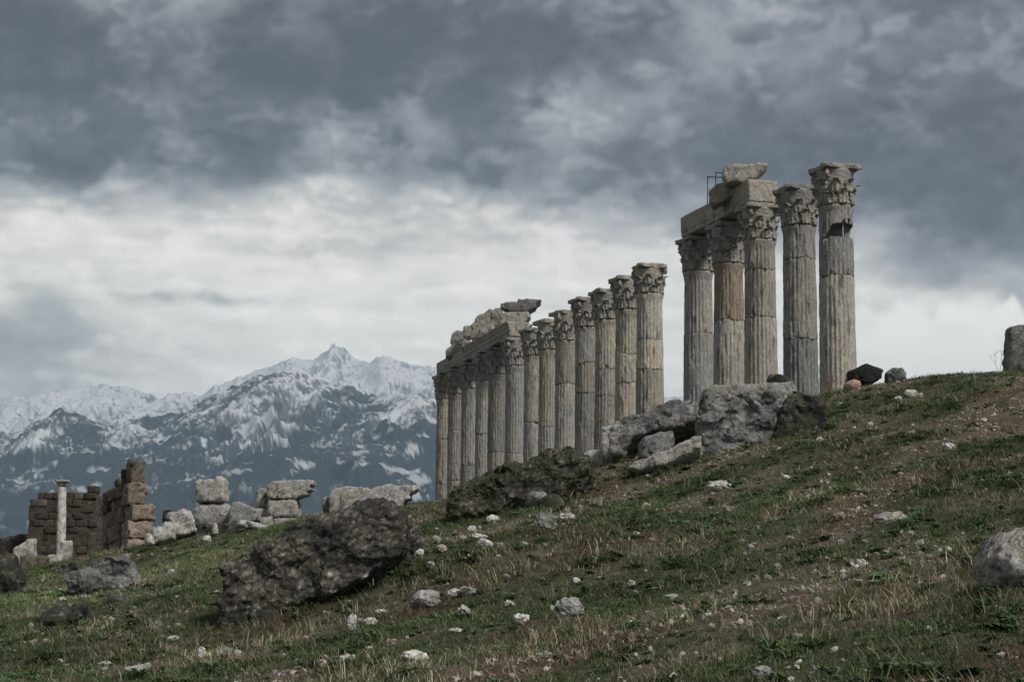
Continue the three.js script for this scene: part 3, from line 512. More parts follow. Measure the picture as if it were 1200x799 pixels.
for (const c of COLS) {
  const d = rowDepth(c.n), top = at(c.px, c.top, d), R = rng(c.n * 31 + 400), seed = c.n * 3.7 + 40, near = c.n < -1;
  const base = new THREE.Vector3(top.x, top.y - COLH, -d), yOf = (py) => at(c.px, py, d).y - base.y;
  COLUMN_TOP[c.n] = top;
  const o = group('fluted_column', base, TURN);
  tag(o, c.label, 'column', c.n < -1 ? 'standing columns of the nearer group' : 'columns of the long colonnade');
  const capY = yOf(c.cap), rad = (y) => lerp(SHAFT_LOW, SHAFT_TOP, Math.pow(Math.max(0, y / capY), 1.35));
  const plinth = mesh('plinth', paint(blockGeo(1.25, 0.22, 1.25, { seed, cell: 0.15 }), marble(c.warm, c.tone, seed)), stoneMat, o);
  const prof = [[0.001, 0.21], [0.6, 0.21], [0.63, 0.27], [0.6, 0.33], [0.54, 0.35], [0.53, 0.39], [0.57, 0.42], [0.56, 0.46], [0.5, 0.5], [0.001, 0.5]].map((p) => new THREE.Vector2(...p));
  const bg = new THREE.LatheGeometry(prof, 32); bg.deleteAttribute('uv'); bg.computeVertexNormals();
  mesh('base_moulding', paint(bg, marble(c.warm, c.tone, seed)), stoneMat, o);
  const ys = [0.5, ...c.joints.map(yOf).sort((a, b) => a - b), capY];
  if (c.hole) ys.splice(ys.length - 1, 0, yOf(c.hole[0]));
  const joint = ys.map((y, k) => { if (k === 0 || k === ys.length - 1) return () => 0; const s = seed + k * 9, sl = c.slant?.[c.joints.length - k] ?? 0; return (x, z) => 0.055 * fbm(x * 1.6 + s, 0, z * 1.6, 4) + sl * x; });
  for (let k = 0; k < ys.length - 1; k++) {
    const last = k === ys.length - 2, js = (p) => (f) => f;
    // the notch: the drum's lower bed is broken away on the side towards the slope
    const lift = c.hole ? yOf(c.hole[1]) - yOf(c.hole[0]) : 0, vx = Math.cos(-TURN), front = (x, z) => { const wx = x * Math.cos(TURN) + z * Math.sin(TURN), wz = -x * Math.sin(TURN) + z * Math.cos(TURN), m = sst(-0.02, 0.02, wz + 0.16) * sst(-0.41, -0.02, wx + 0.05 * fbm(wx * 8, 1, 1, 2)); return m * (lift * (1.15 - 0.2 * sst(0.2, 0.4, wx)) * (0.9 + 0.2 * fbm(wx * 9, 3, wz * 9, 2)) + 0.42 * sst(0.37, 0.3, Math.hypot(x, z))); };
    const g = drumGeo({ y0: ys[k] + (k ? 0.006 : 0), y1: ys[k + 1] - (last ? 0.06 : 0.006), rad, per: near ? 6 : 4, seed: seed + k * 13, bottom: joint[k], top: joint[k + 1], topEnd: last, wear: R() < 0.2 ? 0.55 : -0.05 + (R() - 0.4) * 0.5, notch: c.hole && last ? front : null });
    const own = R() - 0.5, red = c.red?.[k] ?? 0;
    mesh('drum', paint(g, marble(Math.min(1, Math.max(0, c.warm + (R() - 0.5) * 0.6)), c.tone * (1.04 + own * 0.42), seed + k * 5, red)), stoneMat, o);
    if (c.hole && last) {
      const pin = new THREE.CylinderGeometry(0.018, 0.018, lift * 1.2 + 0.05, 8), wz = new THREE.Vector3(0.12, 0, 0.27).applyAxisAngle(new THREE.Vector3(0, 1, 0), -TURN);
      const pm = mesh('metal_pin', pin, new THREE.MeshStandardMaterial({ color: new THREE.Color(0.42, 0.41, 0.4), metalness: 0.5, roughness: 0.6 }), o); pm.position.set(wz.x, ys[k] + lift * 0.6, wz.z);
    }
  }
  capital(o, capY - 0.06, yOf(c.top) - capY + 0.04, R, c.warm, c.tone, seed, c.n <= -2 && c.n >= -4 || c.n > 6);
}

// beams lying on the capitals
function beam(a, b, ext0, ext1, label, grp, { h = 0.56, w = 0.8, warm = 0.6, tone = 1, seed = 0, fascia = false, broken = 0 } = {}) {
  const A = COLUMN_TOP[a], B = COLUMN_TOP[b], dir = B.clone().sub(A), L = dir.length(), u = dir.clone().normalize(), len = L + ext0 + ext1 - 0.03;
  const prof = fascia ? [[-w / 2, 0], [w / 2, 0], [w / 2, h * 0.3], [w / 2 + 0.025, h * 0.31], [w / 2 + 0.025, h * 0.62], [w / 2 + 0.05, h * 0.63], [w / 2 + 0.05, h * 0.84], [w / 2 + 0.1, h * 0.9], [w / 2 + 0.1, h], [-w / 2 - 0.1, h], [-w / 2 - 0.1, h * 0.9], [-w / 2 - 0.05, h * 0.84], [-w / 2 - 0.05, h * 0.63], [-w / 2 - 0.025, h * 0.62], [-w / 2 - 0.025, h * 0.31], [-w / 2, h * 0.3]] : [[-w / 2, 0], [w / 2, 0], [w / 2, h * 0.25], [w / 2 + 0.015, h * 0.26], [w / 2 + 0.02, h], [-w / 2 - 0.02, h], [-w / 2 - 0.015, h * 0.26], [-w / 2, h * 0.25]];
  const fine = []; prof.forEach((p, i) => { const q = prof[(i + 1) % prof.length], n = Math.max(1, Math.ceil(Math.hypot(q[0] - p[0], q[1] - p[1]) / 0.07)); for (let k = 0; k < n; k++) fine.push([lerp(p[0], q[0], k / n), lerp(p[1], q[1], k / n)]); });
  const rows = Math.ceil(len / 0.07), pos = [], idx = [], m = fine.length;
  for (let j = 0; j <= rows; j++) { const t = j / rows, e = Math.min(t, 1 - t) * len; for (const [x, y] of fine) { const s = 1 - 0.035 * sst(0.04, 0, e), chip = 0.03 * sst(0.1, 0.6, fbm(x * 3 + seed, y * 3, t * len * 2, 3)); let along = t * len; if (broken && t > 0.5) along -= broken * sst(0.6, 0, len - along) * (0.5 + fbm(x * 3 + seed, y * 3, 2, 3) + 0.4 * (y / h)); pos.push(x * s * (1 - chip), h / 2 + (y - h / 2) * s * (1 - chip) + 0.008 * fbm(x * 4, y * 4 + seed, t * len * 3, 3), along); } }
  for (let j = 0; j < rows; j++) for (let i = 0; i < m; i++) { const p = j * m + i, q = j * m + (i + 1) % m; idx.push(p, q, p + m, q, q + m, p + m); }
  for (const [row, up] of [[0, 0], [rows, 1]]) {
    let last = row * m; const z0 = pos[row * m * 3 + 2];
    for (let q = 1; q <= 5; q++) { const s = 1 - q / 5.2, a0 = pos.length / 3; for (let i = 0; i < m; i++) { const o = (row * m + i) * 3, x = pos[o] * s, y = h / 2 + (pos[o + 1] - h / 2) * s; pos.push(x, y, lerp(z0, pos[o + 2], s) + 0.02 * fbm(x * 5 + seed, y * 5, 3, 3)); } for (let i = 0; i < m; i++) { const p = last + i, r = last + (i + 1) % m, c = a0 + i, d = a0 + (i + 1) % m; if (up) idx.push(p, r, c, r, d, c); else idx.push(p, c, r, r, c, d); } last = a0; }
    const c = pos.length / 3; pos.push(0, h / 2, z0); for (let i = 0; i < m; i++) { const p = last + i, r = last + (i + 1) % m; if (up) idx.push(p, r, c); else idx.push(p, c, r); }
  }
  let g = new THREE.BufferGeometry(); g.setAttribute('position', new THREE.Float32BufferAttribute(pos, 3)); g.setIndex(idx); g.computeVertexNormals();
  const sharp = g.toNonIndexed(); sharp.computeVertexNormals(); 
  const o = mesh('architrave_block', paint(g, marble(warm, tone, seed)), stoneMat);
  o.position.copy(A).addScaledVector(u, -ext0 + 0.015); o.position.y += 0.004; o.quaternion.setFromUnitVectors(new THREE.Vector3(0, 0, 1), u);
  const x = new THREE.Vector3(0, 1, 0).cross(u).normalize(), y = u.clone().cross(x); o.quaternion.setFromRotationMatrix(new THREE.Matrix4().makeBasis(x, y, u));
  return tag(o, label, 'stone beam', grp);
}
beam(-4, -3, 0.3, 0, 'pale beam block with a squared near end, carrying two cornice pieces', 'beam blocks of the nearer columns', { seed: 2, warm: 0.65, tone: 1.02, h: 0.6 });
beam(-3, -2, 0, 0.3, 'pale beam block at the far end of the nearer columns, beside the metal rail', 'beam blocks of the nearer columns', { seed: 9, warm: 0.7, tone: 0.98, h: 0.58 });
['moulded beam block at the broken end of the long colonnade', 'moulded beam block, second from the broken end of the long colonnade', 'moulded beam block, third from the broken end of the long colonnade', 'plain beam block, last but one on the long colonnade', 'plain beam block at the far end of the long colonnade'].forEach((l, k) => beam(7 + k, 8 + k, k ? 0 : 0.3, k === 4 ? 0.3 : 0, l, 'beam blocks of the long colonnade', { seed: 20 + k * 4, warm: 0.55, tone: 0.95 + (k % 2) * 0.05, h: k < 3 ? 0.58 : 0.5, w: 0.7, fascia: k < 3 }));

// broken frieze and cornice pieces on the beams
const frag = (pts, d, depth, tone, warm, seed, label, grp, extra = {}) => outlineStone('cornice_fragment', pts, d, depth, marble(warm, tone, seed), { cell: 0.045, amp: 0.05, freq: 3, fine: 0.02, round: 0.1, seed, kx: 0.12, ...extra }, label, 'stone fragment', grp);
const G1 = 'cornice pieces on the nearer beams', G2 = 'broken cornice pieces on the long beam';
frag([[833, 224], [838, 216], [858, 212], [885, 212], [884, 220], [868, 226], [851, 233], [838, 240], [834, 237]], 51.2, 0.7, 0.92, 0.4, 3, 'rounded cornice piece lying on the beam beneath the slanting slab', G1);
frag([[849, 205], [850, 197], [855, 192.5], [868, 191], [900, 190.5], [902, 193], [893, 203], [886, 209], [869, 213.5], [852, 214]], 50.6, 0.75, 0.95, 0.55, 7, 'slanting cornice slab with a pointed end, topmost stone above the nearer columns', G1);
frag([[522.5, 419], [523, 411], [528, 405.5], [540, 400], [550, 395], [551, 402], [546, 408], [535, 414], [527, 420]], 81.5, 0.6, 0.85, 0.4, 11, 'long rounded frieze stone at the far end of the long beam', G2);
frag([[528, 400], [530, 390], [537, 386.5], [544, 387], [544, 398], [536, 403], [530, 404]], 82.2, 0.6, 0.75, 0.3, 13, 'rounded cornice lump farthest along the long beam', G2);
frag([[543, 394], [543.5, 381.5], [552, 380.5], [554, 392], [548, 397]], 80.6, 0.55, 0.8, 0.35, 17, 'small squared cornice lump beside the farthest lump', G2);
frag([[552, 397], [553.5, 380], [560, 370], [569, 365], [578, 361.5], [578.5, 376], [573, 383], [565, 390], [558, 396]], 79, 0.7, 0.85, 0.4, 19, 'large sloping cornice stone in the middle of the long beam', G2);
frag([[575, 384], [575.5, 365], [580, 361.5], [589, 360], [589, 376], [583, 383]], 77.2, 0.6, 0.75, 0.25, 23, 'upright cornice stone behind the jutting slab', G2);
frag([[588, 361], [588, 355], [600, 352.5], [607, 353], [609, 350], [620, 349.8], [635, 351], [631, 356], [628, 360], [622, 365], [610, 366.5], [598, 364.5]], 75.4, 0.8, 0.5, 0.1, 29, 'dark jutting cornice slab, topmost stone on the long beam', G2);
frag([[586, 380], [587, 371], [593, 365.5], [604, 365.5], [621, 364.5], [621.5, 371], [617, 377.5], [607, 381.5], [594, 381]], 75.2, 0.75, 0.9, 0.45, 31, 'pale cornice stone under the dark jutting slab', G2);
frag([[560, 396], [562, 386], [572, 380], [580, 378], [579, 385], [568, 394]], 77, 0.5, 0.95, 0.55, 37, 'small frieze stone on the beam edge below the sloping stone', G2);
frag([[604, 386], [606, 380], [612, 378.5], [624, 379], [621, 384], [612, 387]], 74, 0.5, 1.0, 0.5, 41, 'thin flat stone on the broken end of the long beam', G2);
{
  const steel = new THREE.MeshStandardMaterial({ color: new THREE.Color(0.12, 0.125, 0.13), metalness: 0.6, roughness: 0.5 });
  const o = group('metal_rail', at(829.5, 246, 52.6));
  tag(o, 'thin dark metal rail of two bent rods on the nearer beam', 'rail');
  const rod = (a, b, n) => { const p = a.clone().sub(o.position), q = b.clone().sub(o.position), g = new THREE.TubeGeometry(new THREE.LineCurve3(p, q), 1, 0.016, 6); mesh(n, g, steel, o); };
  rod(at(829.5, 246, 52.6), at(829.5, 207, 52.6), 'post'); rod(at(829.5, 207, 52.6), at(850, 208, 51.6), 'bar'); rod(at(839, 236, 52.2), at(839, 202, 52.2), 'post'); rod(at(839, 202, 52.2), at(851, 203, 51.4), 'bar');
}

// ---------------------------------------------------------------- ruins on the crest to one side
const ruin = (name, pts, d, depth, colour, opts, label, category = 'stone block', grp) => outlineStone(name, pts, d, depth, colour, { cell: 0.042, amp: 0.028, freq: 3, fine: 0.018, round: 0.05, facet: 0.035, grain: 2.4, ...opts }, label, category, grp);
{ // back wall of small dark blocks
  const A = at(30, 662, 60), B = at(114, 662, 60), o = group('ruined_wall', A), wid = B.x - A.x, R = rng(71);
  tag(o, 'dark ruined wall of many small brown blocks behind the slender white column', 'wall');
  const y1 = (x) => { const px = 30 + x / wid * 84, k = [[30, 592], [31, 588], [36, 583], [50, 579], [70, 578], [90, 575], [102, 573], [108, 571], [114, 574]]; let i = 0; while (i < k.length - 2 && px > k[i + 1][0]) i++; return at(60, lerp(k[i][1], k[i + 1][1], (px - k[i][0]) / (k[i + 1][0] - k[i][0])), 60).y - A.y; };
  const geos = []; for (let v = 0; v < 10; v++) geos.push(paint(blockGeo(0.3, 0.21, 0.5, { seed: v * 7, round: 0.01, amp: 0.02, cell: 0.05, chip: 0.015 }), brownblock(0.42 + (v % 4) * 0.1, v * 3, v === 7 ? 0.35 : 0)));
  let y = -0.1; for (let c = 0; y < 2.3; c++) { const h = 0.17 + R() * 0.07; let x = -R() * 0.2; while (x < wid) { const w = 0.22 + R() * 0.22; if (y + h * 0.55 < y1(x + w / 2) && x + w < wid + 0.1 && x > -0.04) { const m = mesh('stone_block', geos[Math.floor(R() * 10)], stoneMat, o); m.scale.set((w - 0.004) / 0.3, (h - 0.003) / 0.21, 1); m.position.set(x + w / 2, y, -R() * 0.09); m.rotation.set((R() - 0.5) * 0.05, (R() - 0.5) * 0.06, (R() - 0.5) * 0.03); } x += w; } y += h; }
  const core = mesh('wall_core', paint(shapedRock({ poly: [[0.06, -0.3], [wid, -0.3], [wid, y1(wid) - 0.14], [wid * 0.6, y1(wid * 0.6) - 0.14], [wid * 0.2, y1(wid * 0.2) - 0.14], [0.08, y1(0.05) - 0.16]], depth: 0.5, cell: 0.07, amp: 0.02, fine: 0.01, round: 0.05 }), brownblock(0.6, 4)), stoneMat, o); core.position.z = -0.06;
}
{ // stepped wall of larger blocks, running away from the slope
  const base = at(152, 642, 48), far = at(113, 655, 54), dir = new THREE.Vector3(far.x - base.x, 0, far.z - base.z), L = dir.length(); dir.normalize();
  const o = group('block_wall', new THREE.Vector3(base.x, 0, base.z), Math.atan2(-dir.z, dir.x)), R = rng(19), T = 0.68;
  tag(o, 'stepped brown wall of large weathered blocks, highest at two tilted stones', 'wall');
  const put = (x, y, len, h, light, tone, dz = 0, t = T, ry = 0) => { const m = mesh('stone_block', paint(blockGeo(len - 0.02, h - 0.015, t, { seed: R() * 90, round: 0.022, amp: 0.06, freq: 4, cell: 0.055, chip: 0.05 }), brownblock(tone * 0.95, R() * 50, light)), stoneMat, o); m.position.set(x + len / 2, y, t / 2 + dz); m.rotation.y = ry; m.rotation.z = (R() - 0.5) * 0.02; return m; };
  const courses = [[0.95, 0.5], [1.45, 0.42], [1.87, 0.43], [2.3, 0.4], [2.7, 0.28], [2.98, 0.3]];
  courses.forEach(([y, h], c) => { let x = c > 3 ? (c === 4 ? 0.05 : 0.75) : 0; let k = 0; while (x < L - 0.3) { let len = 0.75 + R() * 0.5; if (L - x - len < 0.6) len = L - x; const end = x + len > L - 0.05; put(x, y, len, h, end ? 0.95 : k === 0 && c < 4 ? 0.55 + R() * 0.3 : R() * 0.6, end ? 1.3 : 0.8 + R() * 0.5, (R() - 0.5) * 0.13, (c > 3 ? 0.54 : T) - R() * 0.12); x += len; k++; } });
  put(1.05, 3.28, 0.46, 0.62, 0.3, 0.8, 0.1, 0.36, 0.1).rotation.z = 0.05; put(1.6, 3.28, 0.5, 0.42, 0.05, 0.6, 0.02, 0.42, -0.1); put(2.4, 3.28, 0.7, 0.2, 0.1, 0.6, 0, 0.5);
}
{ // slender column with a small capital
  const base = at(70.5, 664, 55), R0 = 0.135, h = at(70.5, 563, 55).y - base.y, o = group('slender_column', base);
  tag(o, 'slender plain white marble column with a small capital before the dark wall', 'column');
  const sh = []; for (let i = 0; i <= 30; i++) { const t = i / 30; sh.push(new THREE.Vector2(R0 * (1 - 0.17 * t), 0.1 + t * (h - 0.28))); }
  const part = (n, pts, seed, tone) => { const g = rough(new THREE.LatheGeometry([new THREE.Vector2(0.001, pts[0].y), ...pts, new THREE.Vector2(0.001, pts[pts.length - 1].y)], 28), 0.012, 5, seed); g.deleteAttribute('uv'); return mesh(n, paint(g, limestone(tone, seed, 0.12)), stoneMat, o); };
  part('shaft', sh, 4, 1.4);
  part('base_moulding', [[0.17, 0], [0.19, 0.04], [0.17, 0.08], [0.15, 0.1]].map((p) => new THREE.Vector2(...p)), 7, 1.3);
  part('capital', [[0.115, 0], [0.125, 0.05], [0.15, 0.12], [0.175, 0.15]].map((p) => new THREE.Vector2(p[0], h - 0.19 + p[1])), 9, 0.8);
  const ab = mesh('abacus', paint(blockGeo(0.37, 0.06, 0.37, { cell: 0.06, round: 0.015, amp: 0.01 }), limestone(0.85, 5)), stoneMat, o); ab.position.y = h - 0.05;
}
const RG = 'tumbled stones around the slender column', RW = 'white rubble below the stepped wall', RB = 'fallen blocks along the crest';
ruin('marble_post', [[69, 666], [69, 635], [71, 633], [82, 633], [83, 636], [83, 666]], 53.5, 0.3, limestone(1.15, 2, 0.25), { round: 0.04 }, 'squared pale marble post standing against the slender column', 'stone post', RG);
ruin('fluted_stub', [[13, 672], [13, 643], [16, 640], [30, 633], [37, 630.5], [38, 634], [38, 672]], 52, 0.5, limestone(1.0, 8, 0.2), { round: 0.12 }, 'pale broken column stub with a slanting top', 'column stub', RG);
ruin('fluted_stub', [[53, 672], [53, 651], [56, 649.5], [70, 649], [72, 652], [72, 672]], 53, 0.4, limestone(0.95, 18, 0.2), { round: 0.14 }, 'short pale column stub beside the squared marble post', 'column stub', RG);
ruin('brown_block', [[21, 668], [21, 652], [24, 650.5], [51, 651], [53, 653], [53, 668]], 50.5, 0.5, brownblock(0.9, 3, 0.15), {}, 'brown squared block on the reddish slab', 'stone block', RG);
ruin('stone_slab', [[12, 682], [13, 666], [30, 664.5], [54, 665.5], [56, 680], [40, 684]], 50, 0.8, brownblock(1, 9, 0.25), { amp: 0.05 }, 'reddish brown slab lying under the brown squared block', 'stone slab', RG);
ruin('dark_post', [[100, 664], [100, 626], [102, 624], [109, 625], [110, 664]], 55.5, 0.35, brownblock(0.6, 22, 0.1), { round: 0.05 }, 'narrow dark stone post before the pale end of the stepped wall', 'stone post');
ruin('low_wall', [[-30, 670], [-30, 636], [-8, 631], [0, 632], [8, 629], [16, 629], [20, 626], [29, 628], [32, 633], [32, 668]], 61, 0.6, brownblock(0.55, 31, 0), { amp: 0.1, cell: 0.07 }, 'low crumbled dark wall running off from the dark ruined wall', 'wall');
ruin('dark_boulder', [[-30, 700], [-28, 655], [-15, 648], [2, 648], [12, 655], [18, 668], [20, 682], [16, 693], [0, 702]], 37, 0.9, conglomerate(0.55, 6, 0.2), { amp: 0.08, round: 0.4 }, 'smooth dark boulder at the foot of the reddish slab', 'boulder');
ruin('earthy_rock', [[58, 684], [62, 668], [75, 662], [92, 658], [106, 656], [113, 659], [112, 672], [95, 682]], 44, 1.2, conglomerate(0.7, 16, 0.45), { amp: 0.12, pits: 0.05 }, 'earthy mossy rock behind the long tilted grey block', 'rock');
ruin('fallen_block', [[76, 700], [72, 677], [90, 670], [125, 658], [146, 653.5], [148, 662], [153, 671], [155, 686], [140, 692], [110, 696], [90, 701]], 31, 0.8, greystone(1.4, 4), { amp: 0.03, pits: 0.01, crag: 0.04, facet: 0.08, cell: 0.025, round: 0.04, fine: 0.025, ky: -0.12 }, 'long tilted grey block of rough masonry on the meadow', 'fallen block');
ruin('low_rock', [[40, 742], [44, 722], [58, 713], [80, 709], [98, 712], [102, 724], [90, 738], [64, 746]], 24, 0.7, conglomerate(0.55, 26, 0.5), { amp: 0.1, pits: 0.05, cell: 0.035, round: 0.2 }, 'low dark mossy rock sunk in the meadow grass', 'rock');
ruin('low_rock', [[112, 716], [118, 703], [130, 698], [148, 700], [152, 710], [138, 718]], 27, 0.5, conglomerate(0.6, 36, 0.5), { amp: 0.1, pits: 0.04, cell: 0.035, round: 0.2 }, 'small dark rock below the long tilted grey block', 'rock');
// white rubble by the wall
ruin('white_stone', [[168, 640], [168, 627], [171, 624], [176, 626], [179, 637]], 45, 0.35, limestone(1.1, 5, 0.05), { round: 0.1 }, 'small white stone leaning at the wall foot', 'stone', RW);
ruin('white_stone', [[175, 637], [173, 624], [178, 618], [188, 615], [190, 611], [197, 611], [203, 620], [201, 630], [188, 637]], 45.3, 0.6, limestone(1.05, 15, 0.05), { amp: 0.06, round: 0.1 }, 'lumpy white stone beside the wall foot', 'stone', RW);
ruin('white_stone', [[203, 628], [202, 617], [195, 607], [193, 601], [206, 598], [212, 596.5], [220, 599], [226, 606], [230, 622], [216, 628]], 46, 0.8, limestone(1.05, 25, 0.15), { amp: 0.06, round: 0.1 }, 'large angular white stone beside the two-lobed block', 'stone', RW);
ruin('dark_stone', [[188, 612], [189, 598], [198, 596.5], [203, 604], [202, 614]], 47.5, 0.5, conglomerate(0.6, 45, 0.1), {}, 'dark stone behind the large angular white stone', 'stone');
// stacks
ruin('marble_block', [[226.5, 588.5], [226, 565], [230, 561], [246, 560.5], [249, 562], [252, 558], [259, 557.5], [263, 563], [263, 588]], 46, 0.7, limestone(0.92, 35, 0.3), { round: 0.1 }, 'two-lobed pale block standing on top of a grey rounded block', 'stone block', RB);
ruin('marble_block', [[224, 618], [222.5, 606], [225, 594], [232, 589.5], [262, 589], [270, 593], [272, 606], [266, 618]], 46, 0.9, limestone(0.72, 45, 0.1), { round: 0.22, amp: 0.03 }, 'grey rounded block carrying the two-lobed pale block', 'stone block', RB);
ruin('marble_block', [[264, 618], [266, 600], [272, 587], [280, 587.5], [302, 597.5], [303, 606], [292, 613], [280, 616]], 45.6, 0.7, limestone(0.62, 55, 0.05), { round: 0.06 }, 'grey wedge-shaped block leaning on the rounded block', 'stone block', RB);
ruin('stone_stub', [[247, 626], [247.5, 613], [253, 612], [254, 626]], 44.8, 0.25, limestone(0.95, 65, 0.2), { round: 0.05 }, 'small upright white stub below the rounded block', 'stone', RB);
ruin('stone_slab', [[277, 616], [279, 609], [296, 611.5], [314, 617], [313, 621], [295, 620]], 44.6, 0.5, limestone(1.0, 75, 0.1), { round: 0.04, cell: 0.035 }, 'thin pale slab lying flat below the wedge-shaped block', 'stone slab', RB);
ruin('dark_stone', [[228, 630], [230, 617], [262, 614], [290, 614], [318, 620], [322, 632], [280, 638]], 45.5, 0.6, conglomerate(0.55, 85, 0.3), { amp: 0.08 }, 'dark earthy footing under the rounded block', 'rock');
ruin('marble_block', [[299, 596], [299, 577], [302, 572], [310, 571], [312, 576], [312, 596]], 46.2, 0.6, limestone(0.78, 95, 0.35), {}, 'upright pale block behind the cornice block with a jagged end', 'stone block', RB);
ruin('cornice_block', [[312, 584], [311, 571], [316, 564], [330, 562.5], [350, 562], [367, 562], [366, 568], [362, 570], [365, 573], [358, 576], [360, 579], [352, 581], [346, 584.5]], 45.6, 0.8, limestone(0.85, 105, 0.4), { round: 0.04, cell: 0.035, fine: 0.03 }, 'pale cornice block with a jagged end on top of a stack', 'stone block', RB);
ruin('marble_block', [[310, 606], [309, 596], [313, 585], [346, 584.5], [349, 592], [349, 606]], 45.6, 0.8, limestone(0.8, 115, 0.35), { round: 0.1 }, 'pale block under the jagged cornice block', 'stone block', RB);
ruin('marble_block', [[319, 624], [318, 607], [348, 606.5], [349, 622]], 45.5, 0.7, limestone(0.72, 125, 0.35), {}, 'lowest pale block of the stack with the jagged cornice', 'stone block', RB);
ruin('marble_block', [[304, 624], [303, 606], [317, 604], [318.5, 624]], 45.2, 0.6, limestone(0.8, 135, 0.4), {}, 'small buff block at the foot of the stack', 'stone block', RB);
ruin('marble_block', [[290, 612], [296, 596], [304, 594], [312, 597], [312, 612]], 45.8, 0.6, limestone(0.75, 145, 0.3), {}, 'buff block between the wedge-shaped block and the stack', 'stone block', RB);
ruin('marble_block', [[377, 600], [377, 583], [386, 580], [389, 600]], 46.5, 0.6, limestone(0.8, 155, 0.2), {}, 'small pale block at the end of the pale blocks behind the pitted boulder', 'stone block', RB);
ruin('marble_block', [[384, 602], [384, 578], [390, 571.5], [405, 570], [424, 570.5], [426, 602]], 46, 0.8, limestone(0.82, 165, 0.3), {}, 'pale squared block behind the pitted boulder', 'stone block', RB);
ruin('marble_block', [[398, 602], [397, 580], [404, 574], [430, 571], [437, 577], [438, 602]], 44.6, 0.6, limestone(0.9, 175, 0.4), {}, 'buff pale block partly behind the long white jagged stone', 'stone block', RB);
ruin('cornice_block', [[418, 602], [422, 586], [430, 575], [440, 569.5], [452, 567.5], [470, 569], [490, 568.5], [491, 573], [485, 577], [479, 579], [481, 583], [473, 588], [468, 600]], 43.8, 0.8, limestone(0.92, 185, 0.15), { round: 0.07, cell: 0.035, fine: 0.03 }, 'long white stone with a jagged overhanging end on the crest', 'stone block', RB);
ruin('white_stone', [[474, 602], [476, 597], [490, 595], [498, 590], [504, 592], [508, 598], [506, 603]], 43, 0.4, limestone(1.1, 195, 0.05), {}, 'low white stone in the grass beneath the colonnade', 'stone', 'pale stones at the foot of the colonnade');
ruin('white_stone', [[500, 598], [502, 590], [510, 586.5], [518, 587], [524, 592], [524, 600]], 43.6, 0.5, limestone(0.9, 205, 0.5), {}, 'low buff stone in the grass beneath the colonnade', 'stone', 'pale stones at the foot of the colonnade');

// ---------------------------------------------------------------- rocks of the slope
ruin('pitted_boulder', [[264, 712], [262, 678], [272, 664], [294, 652], [330, 635], [372, 618], [408, 604], [432, 592], [452, 590], [466, 595], [474, 606], [478, 622], [476, 648], [452, 672], [428, 688], [396, 704], [352, 726], [318, 746], [298, 752], [280, 746], [272, 728]], 20.9, 1.6, conglomerate(0.9, 2, 0.0),
  { mat: rubbleMat, cell: 0.0225, amp: 0.03, freq: 1.2, pits: 0.018, fine: 0.022, crag: 0.03, facet: 0.13, grain: 1.9, round: 0.04, seed: 3, kx: 0.1, ky: -0.1, cuts: [[-0.18, 0.55, 0.82, 1.3]] }, 'huge pitted brown boulder of rubble concrete with a light crusted top', 'boulder');
ruin('mossy_mound', [[520, 622], [526, 596], [536, 577], [556, 566], [590, 556], [624, 543], [650, 533], [676, 531], [690, 541], [696, 560], [688, 585], [650, 606], [600, 622], [560, 634]], 31.3, 2.0, conglomerate(0.75, 12, 0.55),
  { mat: rubbleMat, cell: 0.034, amp: 0.07, freq: 2.0, pits: 0.02, crag: 0.03, facet: 0.07, fine: 0.045, round: 0.3, ky: -0.15 }, 'dark mossy heap of rubble below the long colonnade', 'rubble heap');
ruin('pale_block', [[702, 548], [703, 512], [706, 500], [716, 497], [728, 500], [738, 522], [742, 548]], 36.6, 0.6, limestone(0.95, 41, 0.3), { round: 0.1, cell: 0.03 }, 'pale upright block end under the overhanging beam stone', 'stone block');
ruin('overhanging_beam', [[722, 540], [720, 516], [726, 500], [760, 489], [792, 475], [812, 473], [824, 480], [826, 500], [800, 506], [770, 512], [746, 520], [736, 537]], 35.6, 1.0, greystone(1.65, 14), { cell: 0.028, amp: 0.05, fine: 0.025, round: 0.07, kx: 0.2, ky: -0.22 }, 'tilted grey beam stone overhanging the grass', 'fallen block');
ruin('white_stone', [[681, 548], [682, 534], [690, 527], [704, 526], [709, 534], [709, 547]], 36, 0.5, limestone(1.0, 51, 0.35), { round: 0.14, cell: 0.03 }, 'rounded cream stone beside the pale upright block', 'stone');
ruin('grey_block', [[750, 536], [751, 520], [756, 512], [774, 505], [788, 505], [792, 512], [791, 524], [774, 533], [758, 539]], 34, 0.55, greystone(1.6, 24), { cell: 0.028, round: 0.05 }, 'angular grey block under the overhanging beam stone', 'stone block');
ruin('pale_slab', [[737, 553], [742, 546], [780, 532], [812, 518], [822, 516], [824, 528], [806, 540], [776, 551], [748, 558]], 32.2, 0.6, limestone(0.85, 61, 0.25), { cell: 0.028, round: 0.06, ky: -0.3 }, 'long pale slab lying on the grass before the angular grey block', 'stone slab');
ruin('cracked_rock', [[823, 546], [822, 500], [825, 476], [828, 466], [842, 462], [870, 461], [900, 459], [926, 462], [934, 470], [934, 490], [922, 520], [894, 534], [862, 542], [842, 548]], 33.5, 1.2, greystone(1.3, 34), { cell: 0.026, amp: 0.04, pits: 0.01, crag: 0.05, facet: 0.1, grain: 2.2, fine: 0.025, round: 0.06, kx: 0.1 }, 'big cracked grey rock on the crest below the standing columns', 'boulder');
